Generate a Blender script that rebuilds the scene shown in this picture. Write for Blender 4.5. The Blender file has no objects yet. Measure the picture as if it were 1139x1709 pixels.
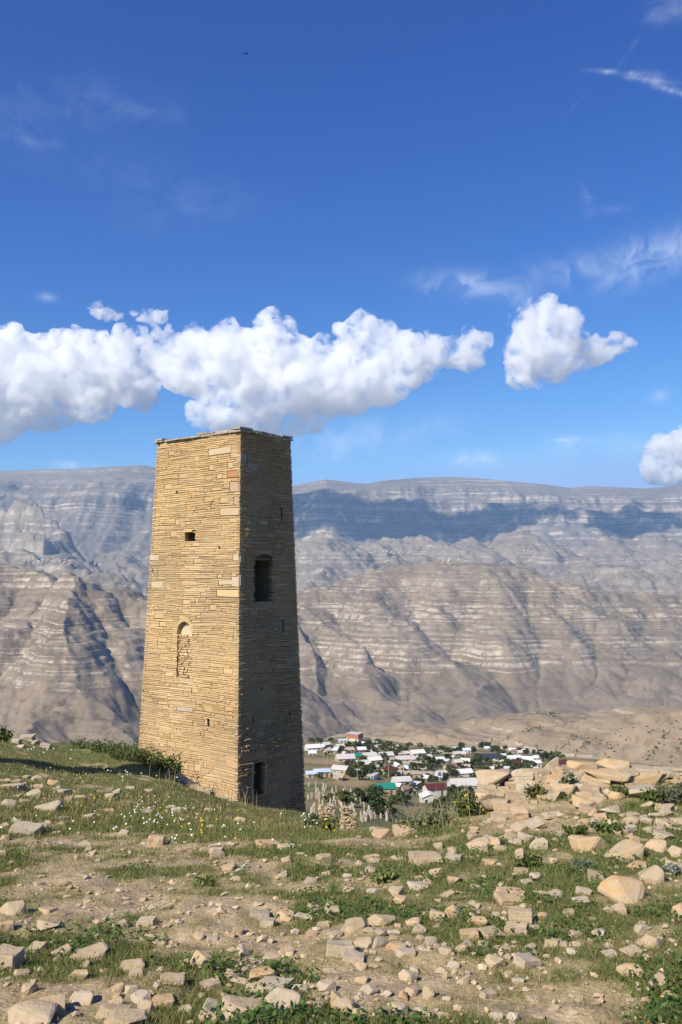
import bpy, bmesh, math, random
import numpy as np
from mathutils import Vector, Matrix, noise as mnoise

SC = bpy.context.scene
COL = SC.collection
R = math.radians

# ---------------------------------------------------------------- camera, sky, sun, exposure
F_PX, PW, PH, HZ = 1450.0, 1139.0, 1709.0, 960.0     # focal length, frame and eye level of the photograph
EYE = 1.6
PITCH = math.atan((HZ - PH / 2) / F_PX)
cam_d = bpy.data.cameras.new('camera')
cam = bpy.data.objects.new('camera', cam_d)
COL.objects.link(cam)
cam.location = (0, 0, EYE)
cam.rotation_euler = (math.pi / 2 + PITCH, 0, 0)
cam_d.sensor_fit = 'VERTICAL'
cam_d.sensor_height = 36.0
cam_d.lens = 36.0 * F_PX / PH
cam_d.clip_start = 0.05
cam_d.clip_end = 60000
SC.camera = cam

SUN_ELEV = 40.0
HEAD = 41.5                                   # light travels towards +y turned this far to +x
sun_dir = Vector((-math.sin(R(HEAD)) * math.cos(R(SUN_ELEV)), -math.cos(R(HEAD)) * math.cos(R(SUN_ELEV)), math.sin(R(SUN_ELEV))))
sun_l = bpy.data.lights.new('sun', 'SUN')
sun_l.energy = 5.0
sun_l.angle = R(0.53)
sun_l.color = (1.0, 0.93, 0.80)
sun = bpy.data.objects.new('sun', sun_l)
COL.objects.link(sun)
sun.rotation_euler = sun_dir.to_track_quat('Z', 'Y').to_euler()

world = bpy.data.worlds.new('World')
SC.world = world
world.use_nodes = True
WN = world.node_tree.nodes
WL = world.node_tree.links
WN.clear()

def build_world():
    def nd(t, **k):
        n = WN.new(t)
        for a, b in k.items():
            setattr(n, a, b)
        return n
    def m(op, a, b=None, c=None):
        n = nd('ShaderNodeMath', operation=op)
        for i, v in enumerate((a, b, c)):
            if v is None:
                continue
            if isinstance(v, (int, float)):
                n.inputs[i].default_value = v
            else:
                WL.new(v, n.inputs[i])
        return n.outputs[0]
    out = nd('ShaderNodeOutputWorld')
    bg = nd('ShaderNodeBackground')
    bg.inputs['Strength'].default_value = 0.062
    sky = nd('ShaderNodeTexSky', sky_type='NISHITA')
    sky.sun_disc = False
    sky.sun_elevation = R(SUN_ELEV)
    sky.sun_rotation = math.atan2(sun_dir.x, sun_dir.y)
    sky.altitude = 1700
    sky.air_density = 1.15
    sky.dust_density = 0.25
    sky.ozone_density = 3.0
    tint = nd('ShaderNodeMix', data_type='RGBA', blend_type='MULTIPLY')
    tint.inputs['Factor'].default_value = 1.0
    WL.new(sky.outputs[0], tint.inputs['A'])
    tint.inputs['B'].default_value = (0.62, 0.90, 1.25, 1)
    # the camera's deep mountain-sky rendering: contrast per channel
    sp = nd('ShaderNodeSeparateColor'); WL.new(tint.outputs['Result'], sp.inputs[0])
    cc = nd('ShaderNodeCombineColor')
    WL.new(m('MINIMUM', m('MULTIPLY', m('POWER', sp.outputs[0], 2.0), 0.68), 4.5), cc.inputs[0])
    WL.new(m('MINIMUM', m('MULTIPLY', m('POWER', sp.outputs[1], 1.5), 0.64), 7.0), cc.inputs[1])
    WL.new(m('MINIMUM', m('MULTIPLY', sp.outputs[2], 1.27), 12.0), cc.inputs[2])
    tc = nd('ShaderNodeTexCoord')
    sep = nd('ShaderNodeSeparateXYZ')
    WL.new(tc.outputs['Generated'], sep.inputs[0])
    # thin high cloud: noise on a plane far overhead
    zz = m('MAXIMUM', sep.outputs[2], 0.02)
    px = m('DIVIDE', sep.outputs[0], m('ADD', zz, 0.10))
    py = m('DIVIDE', sep.outputs[1], m('ADD', zz, 0.10))
    comb = nd('ShaderNodeCombineXYZ')
    WL.new(px, comb.inputs[0]); WL.new(py, comb.inputs[1])
    mp = nd('ShaderNodeMapping')
    mp.inputs['Rotation'].default_value = (0, 0, R(64))
    mp.inputs['Scale'].default_value = (1.1, 2.7, 1)
    mp.inputs['Location'].default_value = (3.4, 0.7, 0)
    WL.new(comb.outputs[0], mp.inputs[0])
    n1 = nd('ShaderNodeTexNoise'); n1.inputs['Scale'].default_value = 1.0; n1.inputs['Detail'].default_value = 9; n1.inputs['Roughness'].default_value = 0.62
    n1.inputs['Distortion'].default_value = 0.9
    WL.new(mp.outputs[0], n1.inputs['Vector'])
    n2 = nd('ShaderNodeTexNoise'); n2.inputs['Scale'].default_value = 0.55; n2.inputs['Detail'].default_value = 2
    WL.new(comb.outputs[0], n2.inputs['Vector'])
    a = m('MULTIPLY', m('MAXIMUM', m('SUBTRACT', n1.outputs[0], 0.55), 0), 2.6)
    b = m('MINIMUM', m('MULTIPLY', m('MAXIMUM', m('SUBTRACT', n2.outputs[0], 0.50), 0), 6.0), 1.0)
    wisp = m('MULTIPLY', a, b)
    # single wisps where the photograph has them: (px, row, half width, half height, tilt deg, strength)
    nrm = nd('ShaderNodeVectorMath', operation='NORMALIZE')
    WL.new(tc.outputs['Generated'], nrm.inputs[0])
    n3 = nd('ShaderNodeTexNoise'); n3.inputs['Scale'].default_value = 26; n3.inputs['Detail'].default_value = 7; n3.inputs['Roughness'].default_value = 0.6; n3.inputs['Distortion'].default_value = 1.4
    WL.new(tc.outputs['Generated'], n3.inputs['Vector'])
    nsig = m('MULTIPLY', m('SUBTRACT', n3.outputs[0], 0.40), 3.6)
    nsig = m('MINIMUM', m('MAXIMUM', nsig, 0.0), 1.0)
    total = m('MULTIPLY', wisp, 0.05)
    for (cx, cy, hw, hh, tilt, st) in WISPS:
        d0 = ray(cx, cy).normalized()
        r0 = Vector((0, 0, 1)).cross(d0) * -1
        r0.normalize()
        u0 = r0.cross(d0)
        t = R(tilt)
        ax = (r0 * math.cos(t) + u0 * math.sin(t)) / (hw / F_PX)
        ay = (u0 * math.cos(t) - r0 * math.sin(t)) / (hh / F_PX)
        def dot(v):
            n = nd('ShaderNodeVectorMath', operation='DOT_PRODUCT')
            WL.new(nrm.outputs[0], n.inputs[0]); n.inputs[1].default_value = v
            return n.outputs['Value']
        front = m('GREATER_THAN', dot(d0), 0.5)
        q = m('ADD', m('POWER', m('ABSOLUTE', m('SUBTRACT', dot(ax), ax.dot(d0))), 2), m('POWER', m('ABSOLUTE', m('SUBTRACT', dot(ay), ay.dot(d0))), 2))
        g = m('EXPONENT', m('MULTIPLY', q, -1.3))
        g = m('MULTIPLY', m('MULTIPLY', g, front), st)
        soft = m('MULTIPLY', g, m('ADD', m('MULTIPLY', nsig, 0.9), 0.12))
        total = m('ADD', total, soft)
    total = m('MINIMUM', total, 0.9)
    mix = nd('ShaderNodeMix', data_type='RGBA')
    WL.new(total, mix.inputs['Factor'])
    WL.new(cc.outputs[0], mix.inputs['A'])
    mix.inputs['B'].default_value = (13.0, 13.8, 15.0, 1)
    WL.new(mix.outputs['Result'], bg.inputs['Color'])
    WL.new(bg.outputs[0], out.inputs[0])

def ray(px, py):
    """Direction through a point of the photograph, scaled to one metre of forward distance."""
    xc = (px - PW / 2) / F_PX
    yc = -(py - PH / 2) / F_PX
    s, c = math.sin(PITCH), math.cos(PITCH)
    dy = c - yc * s
    return Vector((xc / dy, 1.0, (s + yc * c) / dy))

def at(px, py, d):
    r = ray(px, py)
    return Vector((r.x * d, d, EYE + r.z * d))

WISPS = [(785, 478, 75, 22, -8, 0.42), (850, 500, 60, 16, -20, 0.16), (1085, 430, 95, 34, 14, 0.34), (940, 450, 90, 24, 10, 0.14), (1120, 14, 30, 16, 0, 0.25),
         (165, 170, 110, 42, 6, 0.05), (240, 186, 60, 12, 0, 0.06), (20, 185, 60, 34, -10, 0.05), (60, 238, 55, 9, 0, 0.07),
         (250, 300, 190, 40, -4, 0.03), (300, 355, 90, 34, 10, 0.045), (978, 335, 10, 24, 15, 0.16), (1020, 350, 26, 8, 0, 0.07),
         (620, 725, 150, 26, 8, 0.22), (790, 765, 34, 12, 4, 0.45), (942, 736, 22, 8, 0, 0.4), (1100, 662, 16, 11, 30, 0.4), (560, 760, 110, 20, 5, 0.16),
         (125, 776, 32, 7, 0, 0.4), (830, 770, 100, 16, 0, 0.14), (1010, 745, 120, 22, 0, 0.18), (75, 496, 18, 7, 0, 0.25),
         (1030, 121, 34, 3.4, -13, 0.42), (1080, 133, 36, 3.8, -17, 0.45), (1126, 152, 36, 4.6, -26, 0.5), (1085, 126, 22, 7, -14, 0.2), (1047, 90, 20, 4, 50, 0.10), (960, 175, 20, 3, 45, 0.05)]
build_world()

SC.render.engine = 'CYCLES'
SC.view_settings.view_transform = 'Standard'
SC.view_settings.look = 'None'
SC.view_settings.gamma = 1.0
SC.view_settings.use_curve_mapping = False
SC.view_settings.exposure = 0.52
SC.cycles.max_bounces = 16
SC.cycles.diffuse_bounces = 3
SC.cycles.glossy_bounces = 2
SC.cycles.transparent_max_bounces = 12
SC.cycles.volume_bounces = 14
SC.cycles.use_denoising = True
SC.cycles.sample_clamp_indirect = 6.0

# ---------------------------------------------------------------- helpers
rng = np.random.default_rng(7)
random.seed(7)

def smooth(a, b, x):
    t = np.clip((x - a) / (b - a), 0, 1)
    return t * t * (3 - 2 * t)

_perm = np.random.default_rng(3).permutation(65536).astype(np.int64)
_ang = np.random.default_rng(4).uniform(0, 2 * np.pi, 65536)
_gx, _gy = np.cos(_ang), np.sin(_ang)

def pnoise(x, y, seed=0):
    x = np.asarray(x, float); y = np.asarray(y, float)
    xi = np.floor(x).astype(np.int64); yi = np.floor(y).astype(np.int64)
    xf = x - xi; yf = y - yi
    u = xf * xf * xf * (xf * (xf * 6 - 15) + 10); v = yf * yf * yf * (yf * (yf * 6 - 15) + 10)
    def g(ix, iy, dx, dy):
        h = _perm[(_perm[(ix + seed * 131) & 65535] + iy) & 65535]
        return _gx[h] * dx + _gy[h] * dy
    a = g(xi, yi, xf, yf); b = g(xi + 1, yi, xf - 1, yf)
    c = g(xi, yi + 1, xf, yf - 1); d = g(xi + 1, yi + 1, xf - 1, yf - 1)
    return ((a + (b - a) * u) * (1 - v) + (c + (d - c) * u) * v) * 1.5

def fbm(x, y, oct=5, seed=0, gain=0.5, lac=2.03):
    s = 0; amp = 1.0; f = 1.0
    for i in range(oct):
        s = s + amp * pnoise(x * f + 17.3 * i, y * f - 9.1 * i, seed + i)
        amp *= gain; f *= lac
    return s

def ridged(x, y, oct=5, seed=0, gain=0.5):
    s = 0; amp = 1.0; f = 1.0
    for i in range(oct):
        n = 1 - np.abs(pnoise(x * f + 5.7 * i, y * f + 3.3 * i, seed + i))
        s = s + amp * n * n
        amp *= gain; f *= 2.1
    return s

def grid_mesh(name, X, Y, Z, mat, attrs=None, smooth_shade=True, wrap=False):
    nr, nc = X.shape
    co = np.stack([X, Y, Z], -1).reshape(-1, 3).astype(np.float32)
    i = np.arange(nr - 1)[:, None]; j = np.arange(nc if wrap else nc - 1)[None, :]
    j2 = (j + 1) % nc
    q = np.stack([i * nc + j, i * nc + j2, (i + 1) * nc + j2, (i + 1) * nc + j], -1).reshape(-1, 4)
    return raw_mesh(name, co, q, mat, attrs, smooth_shade)

def raw_mesh(name, co, faces, mat, attrs=None, smooth_shade=False):
    me = bpy.data.meshes.new(name)
    faces = np.asarray(faces, np.int32)
    nf, k = faces.shape
    co = np.asarray(co, np.float32)
    me.vertices.add(len(co)); me.vertices.foreach_set('co', co.ravel())
    me.loops.add(nf * k); me.loops.foreach_set('vertex_index', faces.ravel())
    me.polygons.add(nf)
    me.polygons.foreach_set('loop_start', np.arange(nf, dtype=np.int32) * k)
    me.polygons.foreach_set('use_smooth', np.full(nf, smooth_shade))
    if attrs:
        for an, (kind, val) in attrs.items():
            at_ = me.attributes.new(an, kind, 'POINT')
            if kind == 'FLOAT':
                at_.data.foreach_set('value', np.asarray(val, np.float32).ravel())
            else:
                at_.data.foreach_set('color', np.asarray(val, np.float32).ravel())
    me.update(calc_edges=True)
    if mat:
        me.materials.append(mat)
    return me

def link(name, me, parent=None, label=None, cat=None, group=None, kind=None, loc=None):
    o = bpy.data.objects.new(name, me)
    COL.objects.link(o)
    if parent is not None:
        o.parent = parent
    if loc is not None:
        o.location = loc
    tag(o, label, cat, group, kind)
    return o

def tag(o, label=None, cat=None, group=None, kind=None):
    if label: o['label'] = label
    if cat: o['category'] = cat
    if group: o['group'] = group
    if kind: o['kind'] = kind
    return o

# ---------------------------------------------------------------- materials
class NT:
    """A short-hand for node trees."""
    def __init__(s, name, rough=0.9):
        s.m = bpy.data.materials.new(name); s.m.use_nodes = True
        s.n = s.m.node_tree.nodes; s.l = s.m.node_tree.links
        s.b = s.n['Principled BSDF']
        s.b.inputs['Roughness'].default_value = rough
        s.b.inputs['Specular IOR Level'].default_value = 0.2
    def node(s, t, **k):
        n = s.n.new(t)
        for a, b in k.items(): setattr(n, a, b)
        return n
    def put(s, v, sock):
        if v is None: return
        if hasattr(v, 'is_output'): s.l.new(v, sock)
        else:
            if sock.type == 'RGBA' and len(v) == 3: v = (*v, 1)
            sock.default_value = v
    def math(s, op, a, b=None, c=None, clamp=False):
        n = s.node('ShaderNodeMath', operation=op); n.use_clamp = clamp
        for i, v in enumerate((a, b, c)): s.put(v, n.inputs[i])
        return n.outputs[0]
    def mix(s, f, a, b, mode='MIX'):
        n = s.node('ShaderNodeMix', data_type='RGBA', blend_type=mode)
        s.put(f, n.inputs['Factor']); s.put(a, n.inputs['A']); s.put(b, n.inputs['B'])
        return n.outputs['Result']
    def noise(s, scale, detail=4, rough=0.5, vec=None, dist=0.0):
        n = s.node('ShaderNodeTexNoise')
        n.inputs['Scale'].default_value = scale; n.inputs['Detail'].default_value = detail
        n.inputs['Roughness'].default_value = rough; n.inputs['Distortion'].default_value = dist
        s.put(vec, n.inputs['Vector'])
        return n.outputs[0]
    def ramp(s, f, stops):
        n = s.node('ShaderNodeValToRGB'); e = n.color_ramp.elements
        while len(e) < len(stops): e.new(0.5)
        for el, (p, c) in zip(e, stops):
            el.position = p; el.color = (*c, 1) if len(c) == 3 else c
        s.put(f, n.inputs[0])
        return n.outputs[0]
    def step(s, f, a, b):
        n = s.node('ShaderNodeMapRange', interpolation_type='SMOOTHSTEP')
        s.put(f, n.inputs[0]); n.inputs[1].default_value = a; n.inputs[2].default_value = b
        return n.outputs[0]
    def pos(s):
        return s.node('ShaderNodeNewGeometry').outputs['Position']
    def obj(s):
        return s.node('ShaderNodeTexCoord').outputs['Object']
    def map(s, vec, scale=(1, 1, 1), rot=(0, 0, 0)):
        n = s.node('ShaderNodeMapping'); s.put(vec, n.inputs[0])
        n.inputs['Scale'].default_value = scale; n.inputs['Rotation'].default_value = rot
        return n.outputs[0]
    def attr(s, name, what='Fac'):
        n = s.node('ShaderNodeAttribute'); n.attribute_name = name
        return n.outputs[what]
    def bump(s, h, strength=0.5, dist=0.02):
        n = s.node('ShaderNodeBump'); n.inputs['Strength'].default_value = strength; n.inputs['Distance'].default_value = dist
        s.put(h, n.inputs['Height']); s.l.new(n.outputs[0], s.b.inputs['Normal'])
    def col(s, c):
        s.put(c, s.b.inputs['Base Color']); return s.m

def plain(name, c, rough=0.8, vary=0.12, scale=3.0):
    t = NT(name, rough)
    n = t.noise(scale, 4, 0.6, t.obj())
    a = tuple(min(1, v * (1 - vary)) for v in c); b = tuple(min(1, v * (1 + vary)) for v in c)
    return t.col(t.mix(n, a, b))

def rock_face_mat(name, soil, soil2, lime, lime2, period, seed, cliff=(0.62, 0.86), gully=(0.10, 0.09, 0.055), detail=0.02, zlow=-1e4, amount=1.0):
    """Bedded limestone mountain: pale beds where the ground is steep, brown turf and scree between, scrub in the gullies."""
    t = NT(name, 0.95)
    p = t.pos()
    sep = t.node('ShaderNodeSeparateXYZ'); t.l.new(p, sep.inputs[0])
    nz = t.node('ShaderNodeSeparateXYZ'); t.l.new(t.node('ShaderNodeNewGeometry').outputs['Normal'], nz.inputs[0])
    w = t.noise(detail * 0.22, 5, 0.6, p)
    fine = t.noise(detail, 7, 0.68, p)
    zw = t.math('ADD', sep.outputs[2], t.math('MULTIPLY', t.math('SUBTRACT', w, 0.5), period * 1.1))
    def line(per, off, lo, hi):
        b = t.node('ShaderNodeTexNoise', noise_dimensions='1D')
        b.inputs['Scale'].default_value = 1.0; b.inputs['Detail'].default_value = 3; b.inputs['Roughness'].default_value = 0.75
        t.l.new(t.math('ADD', t.math('DIVIDE', zw, per), off), b.inputs['W'])
        return t.step(b.outputs[0], lo, hi)
    thin = line(period * 0.42, seed, 0.53, 0.60)
    shale_shade = line(period * 0.55, seed + 9, 0.56, 0.62)  # dark shale beds, also painting in the shadow lines under ledges
    bed = line(period, seed + 4, 0.48, 0.60)
    steep = t.math('SUBTRACT', 1.0, t.step(nz.outputs[2], cliff[0], cliff[1]))
    big = t.noise(detail * 0.14, 4, 0.6, p)
    brk = t.noise(detail * 1.1, 5, 0.75, t.map(p, (1, 1, 0.3)))
    patch = t.step(t.math('ADD', big, t.math('MULTIPLY', t.math('SUBTRACT', brk, 0.5), 0.55)), 0.43, 0.60)
    broken = t.step(brk, 0.40, 0.52)
    cl = t.attr('cliff')
    k = t.math('MULTIPLY', t.math('MAXIMUM', steep, t.math('MULTIPLY', patch, 0.75)), t.math('MULTIPLY', thin, broken))
    k = t.math('MAXIMUM', k, t.math('MULTIPLY', t.math('MULTIPLY', steep, bed), t.math('MULTIPLY', broken, 0.9)))
    k = t.math('MAXIMUM', k, t.math('MULTIPLY', cl, t.math('MULTIPLY', broken, t.math('ADD', 0.30, t.math('MULTIPLY', patch, 0.7)))))
    k = t.math('MULTIPLY', k, t.math('MULTIPLY', amount, t.step(t.math('ADD', sep.outputs[2], t.math('MULTIPLY', t.math('SUBTRACT', w, 0.5), 80.0)), zlow, zlow + 40)))
    vert = t.noise(detail * 2.6, 6, 0.75, t.map(p, (1, 1, 0.22)))
    rock = t.mix(t.step(vert, 0.40, 0.60), lime2, lime)
    turf = t.mix(t.step(w, 0.35, 0.65), soil, soil2)
    turf = t.mix(t.math('MULTIPLY', t.step(t.noise(detail * 0.6, 7, 0.75, p), 0.50, 0.58), 0.45), turf, (soil2[0] * 0.66, soil2[1] * 0.68, soil2[2] * 0.66))
    turf = t.mix(t.math('MULTIPLY', t.step(t.noise(detail * 3.0, 5, 0.75, p), 0.58, 0.68), 0.55), turf, lime2)
    turf = t.mix(t.math('MULTIPLY', t.math('MULTIPLY', shale_shade, patch), 0.40), turf, (soil2[0] * 0.55, soil2[1] * 0.55, soil2[2] * 0.56))
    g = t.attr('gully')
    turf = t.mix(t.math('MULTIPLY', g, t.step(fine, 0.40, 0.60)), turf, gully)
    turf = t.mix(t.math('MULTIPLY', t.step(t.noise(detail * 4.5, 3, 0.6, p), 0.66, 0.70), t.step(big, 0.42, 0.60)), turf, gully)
    c = t.mix(k, turf, rock)
    t.col(c)
    t.bump(t.math('ADD', t.math('MULTIPLY', fine, 0.7), t.math('ADD', t.math('MULTIPLY', vert, 0.35), t.math('MULTIPLY', k, 0.35))), 0.8, 5.0 * 0.02 / detail)
    return t.m

# ---------------------------------------------------------------- near hill and village shelf
# The lie of the land: for sight lines through photo columns, (forward distance, photo row at which the ground stands).
GT = {
    -500: [(3.2, 1716), (4, 1609), (5.5, 1493), (8, 1385), (11, 1330), (15, 1280), (22, 1230), (31, 1190), (45, 1170), (70, 1180), (140, 1230), (400, 1300), (900, 1330)],
    0: [(3.2, 1716), (4, 1609), (5.5, 1493), (8, 1405), (11, 1362), (15, 1328), (22, 1290), (28, 1258), (34, 1238), (42, 1232), (60, 1250), (90, 1285), (160, 1330), (400, 1340), (900, 1345)],
    130: [(3.2, 1716), (4, 1609), (5.5, 1493), (8, 1408), (11, 1370), (15, 1342), (22, 1310), (28, 1285), (34, 1264), (44, 1249), (54, 1244), (75, 1262), (110, 1290), (200, 1335), (400, 1340), (900, 1345)],
    230: [(3.2, 1716), (4, 1609), (5.5, 1493), (8, 1408), (11, 1374), (15, 1350), (22, 1318), (28, 1292), (34, 1266), (46, 1250), (58, 1248), (80, 1272), (150, 1310), (300, 1330), (500, 1330), (900, 1340)],
    400: [(3.2, 1716), (4, 1609), (5.5, 1493), (8, 1408), (11, 1386), (15, 1371), (22, 1356), (31, 1341), (36, 1338), (50, 1345), (80, 1352), (120, 1330), (160, 1310), (220, 1330), (300, 1322), (400, 1280), (550, 1250), (650, 1243), (900, 1330)],
    511: [(3.2, 1716), (4, 1609), (5.5, 1493), (8, 1408), (11, 1393), (15, 1384), (22, 1375), (33, 1362), (45, 1368), (65, 1378), (85, 1366), (110, 1345), (140, 1316), (165, 1303), (220, 1330), (290, 1322), (340, 1300), (450, 1268), (600, 1242), (660, 1236), (760, 1265), (950, 1340)],
    600: [(3.2, 1716), (4, 1609), (5.5, 1493), (7.5, 1416), (9, 1394), (11, 1396), (15, 1402), (22, 1406), (33, 1406), (60, 1396), (80, 1378), (100, 1362), (140, 1330), (165, 1318), (220, 1338), (290, 1325), (340, 1302), (450, 1268), (600, 1238), (670, 1229), (760, 1262), (950, 1340)],
    700: [(3.2, 1716), (4, 1609), (5.5, 1493), (7.5, 1414), (9, 1388), (11, 1392), (15, 1402), (22, 1412), (33, 1414), (60, 1404), (100, 1390), (160, 1376), (220, 1364), (300, 1342), (350, 1318), (450, 1282), (600, 1252), (700, 1243), (800, 1262), (950, 1340)],
    790: [(3.2, 1716), (4, 1605), (5.5, 1488), (7.5, 1406), (9, 1362), (10, 1350), (11.5, 1352), (15, 1385), (22, 1412), (33, 1420), (60, 1412), (100, 1398), (200, 1380), (300, 1346), (400, 1308), (500, 1280), (650, 1256), (760, 1250), (860, 1275), (1000, 1340)],
    950: [(3.2, 1716), (4, 1603), (5.5, 1482), (7.5, 1392), (8.6, 1346), (9.6, 1316), (11.5, 1325), (15, 1372), (22, 1410), (33, 1420), (60, 1412), (100, 1398), (200, 1380), (300, 1346), (400, 1312), (500, 1288), (650, 1268), (760, 1264), (860, 1290), (1000, 1345)],
    1139: [(3.2, 1716), (4, 1600), (5.5, 1478), (7.5, 1388), (8.6, 1342), (9.6, 1312), (11.5, 1320), (15, 1366), (22, 1405), (33, 1418), (60, 1412), (100, 1398), (200, 1380), (300, 1350), (400, 1318), (500, 1298), (650, 1282), (760, 1280), (860, 1300), (1000, 1345)],
    1600: [(3.2, 1716), (4, 1600), (5.5, 1478), (7.5, 1388), (9, 1340), (11, 1325), (15, 1330), (22, 1360), (33, 1390), (60, 1400), (100, 1398), (200, 1380), (400, 1330), (800, 1300), (1000, 1345)],
}

def pchip(xs, ys, x):
    xs = np.asarray(xs, float); ys = np.asarray(ys, float)
    h = np.diff(xs); dl = np.diff(ys) / h
    m = np.zeros_like(ys)
    m[1:-1] = np.where(dl[:-1] * dl[1:] > 0, 2 * dl[:-1] * dl[1:] / (dl[:-1] + dl[1:] + 1e-12 * np.sign(dl[:-1] + 1e-30)), 0)
    m[0], m[-1] = dl[0], dl[-1]
    x = np.clip(x, xs[0], xs[-1])
    i = np.clip(np.searchsorted(xs, x) - 1, 0, len(xs) - 2)
    t = (x - xs[i]) / h[i]
    return ((2 * t**3 - 3 * t**2 + 1) * ys[i] + (t**3 - 2 * t**2 + t) * h[i] * m[i] + (-2 * t**3 + 3 * t**2) * ys[i + 1] + (t**3 - t**2) * h[i] * m[i + 1])

GCOLS = sorted(GT)

def ground_row(px, d):
    px = np.clip(np.asarray(px, float), GCOLS[0], GCOLS[-1]); ld = np.log(np.maximum(d, 3.2))
    V = np.stack([pchip(np.log([a for a, _ in GT[c]]), [b for _, b in GT[c]], ld) for c in GCOLS])
    xs = np.array(GCOLS, float)
    i = np.clip(np.searchsorted(xs, px) - 1, 0, len(xs) - 2)
    h = np.diff(xs)
    D = (V[1:] - V[:-1]) / h.reshape(-1, *([1] * (V.ndim - 1)))
    M = np.zeros_like(V)
    a, b = D[:-1], D[1:]
    den = a + b
    M[1:-1] = np.where(a * b > 0, 2 * a * b / np.where(np.abs(den) < 1e-9, 1e-9, den), 0)
    def tk(A, k):
        return np.take_along_axis(A, k[None], 0)[0]
    t = (px - xs[i]) / h[i]; hh = h[i]
    return ((2 * t**3 - 3 * t**2 + 1) * tk(V, i) + (t**3 - 2 * t**2 + t) * hh * tk(M, i) + (-2 * t**3 + 3 * t**2) * tk(V, i + 1) + (t**3 - t**2) * hh * tk(M, i + 1))

def row_slope(row):
    yc = -(row - PH / 2) / F_PX
    s, c = math.sin(PITCH), math.cos(PITCH)
    return (s + yc * c) / (c - yc * s)

def ground_z(x, y, micro=True):
    x = np.asarray(x, float); y = np.asarray(y, float)
    r = np.hypot(x, y)
    th = np.abs(np.arctan2(x, y))
    a = np.tan(np.clip(np.arctan2(x, y), -0.85, 0.85))
    d = np.where(th < 0.85, y, r * math.cos(0.85))
    px = PW / 2 + a * F_PX * 1.02
    row = ground_row(px, np.maximum(d, 3.2))
    z = EYE + row_slope(row) * np.maximum(d, 3.2)
    near = smooth(3.2, 1.0, d)
    z = z * (1 - near) + 0.02 * near
    w = smooth(0.85, 1.9, th)
    z = z * (1 - w) + w * (0.04 * r + 0.4 * pnoise(x * 0.1, y * 0.1, 9))
    if micro:
        z = z + 0.030 * fbm(x * 1.3, y * 1.3, 3, 21) + 0.014 * fbm(x * 5.0, y * 5.0, 3, 25)
        z = z + 0.14 * smooth(8, 25, r) * fbm(x * 0.35, y * 0.35, 4, 28)
        z = z + 1.0 * smooth(70, 300, r) * fbm(x * 0.02, y * 0.02, 3, 31)
    return z

def gz(x, y):
    return float(ground_z(np.array([x]), np.array([y]))[0])

def on_ground(px, row, d0=3.2, d1=60.0):
    """The first ground point met by the sight line through a photo point, between two distances."""
    ds = np.exp(np.linspace(math.log(d0), math.log(d1), 400))
    r = ray(px, row)
    z = ground_z(r.x * ds, ds)
    hit = np.nonzero(z >= EYE + r.z * ds)[0]
    k = hit[0] if len(hit) else int(np.argmin(np.abs(z - (EYE + r.z * ds)) / ds))
    return Vector((r.x * ds[k], ds[k], z[k]))

def grass_mask(x, y):
    """1 where the turf is green, 0 on trodden earth."""
    r = np.hypot(x, y)
    n = fbm(x * 1.3, y * 1.3, 5, 41, 0.62) * 0.55 + fbm(x * 0.35, y * 0.35, 2, 47) * 0.30
    g = 0.69 + n
    g = g + 0.22 * smooth(9.0, 14, r) * smooth(1.5, -1.5, x - 0.02 * y)
    for (px, row, rad, k) in BARE:
        c = BARE_P[(px, row)]
        g = g + (k * 0.65 if k < 0 else k) * np.exp(-(((x - c[0]) / rad)**2 + ((y - c[1]) / (rad * 1.35))**2))
    return np.clip(g, 0, 1)

BARE = [(300, 1545, 0.75, -0.8), (90, 1460, 1.2, -0.35), (420, 1440, 1.1, -0.35), (700, 1650, 0.5, -0.7), (960, 1690, 0.35, -0.5), (640, 1590, 0.6, -0.4), (820, 1470, 0.7, -0.6), (870, 1370, 0.7, -0.9),
        (130, 1600, 0.55, 0.35), (560, 1470, 0.9, 0.3), (840, 1560, 0.7, 0.35), (1000, 1440, 0.9, 0.35), (380, 1640, 0.4, 0.35), (760, 1400, 0.9, 0.2), (420, 1690, 0.35, 0.2)]
BARE_P = {}
for (_px, _row, _r, _k) in BARE:
    _d = np.exp(np.linspace(math.log(3.2), math.log(14), 200)); _ry = ray(_px, _row)
    _z = ground_z(_ry.x * _d, _d, False); _h = np.nonzero(_z >= EYE + _ry.z * _d)[0]
    _k2 = _h[0] if len(_h) else 199
    BARE_P[(_px, _row)] = (_ry.x * _d[_k2], _d[_k2])

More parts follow.
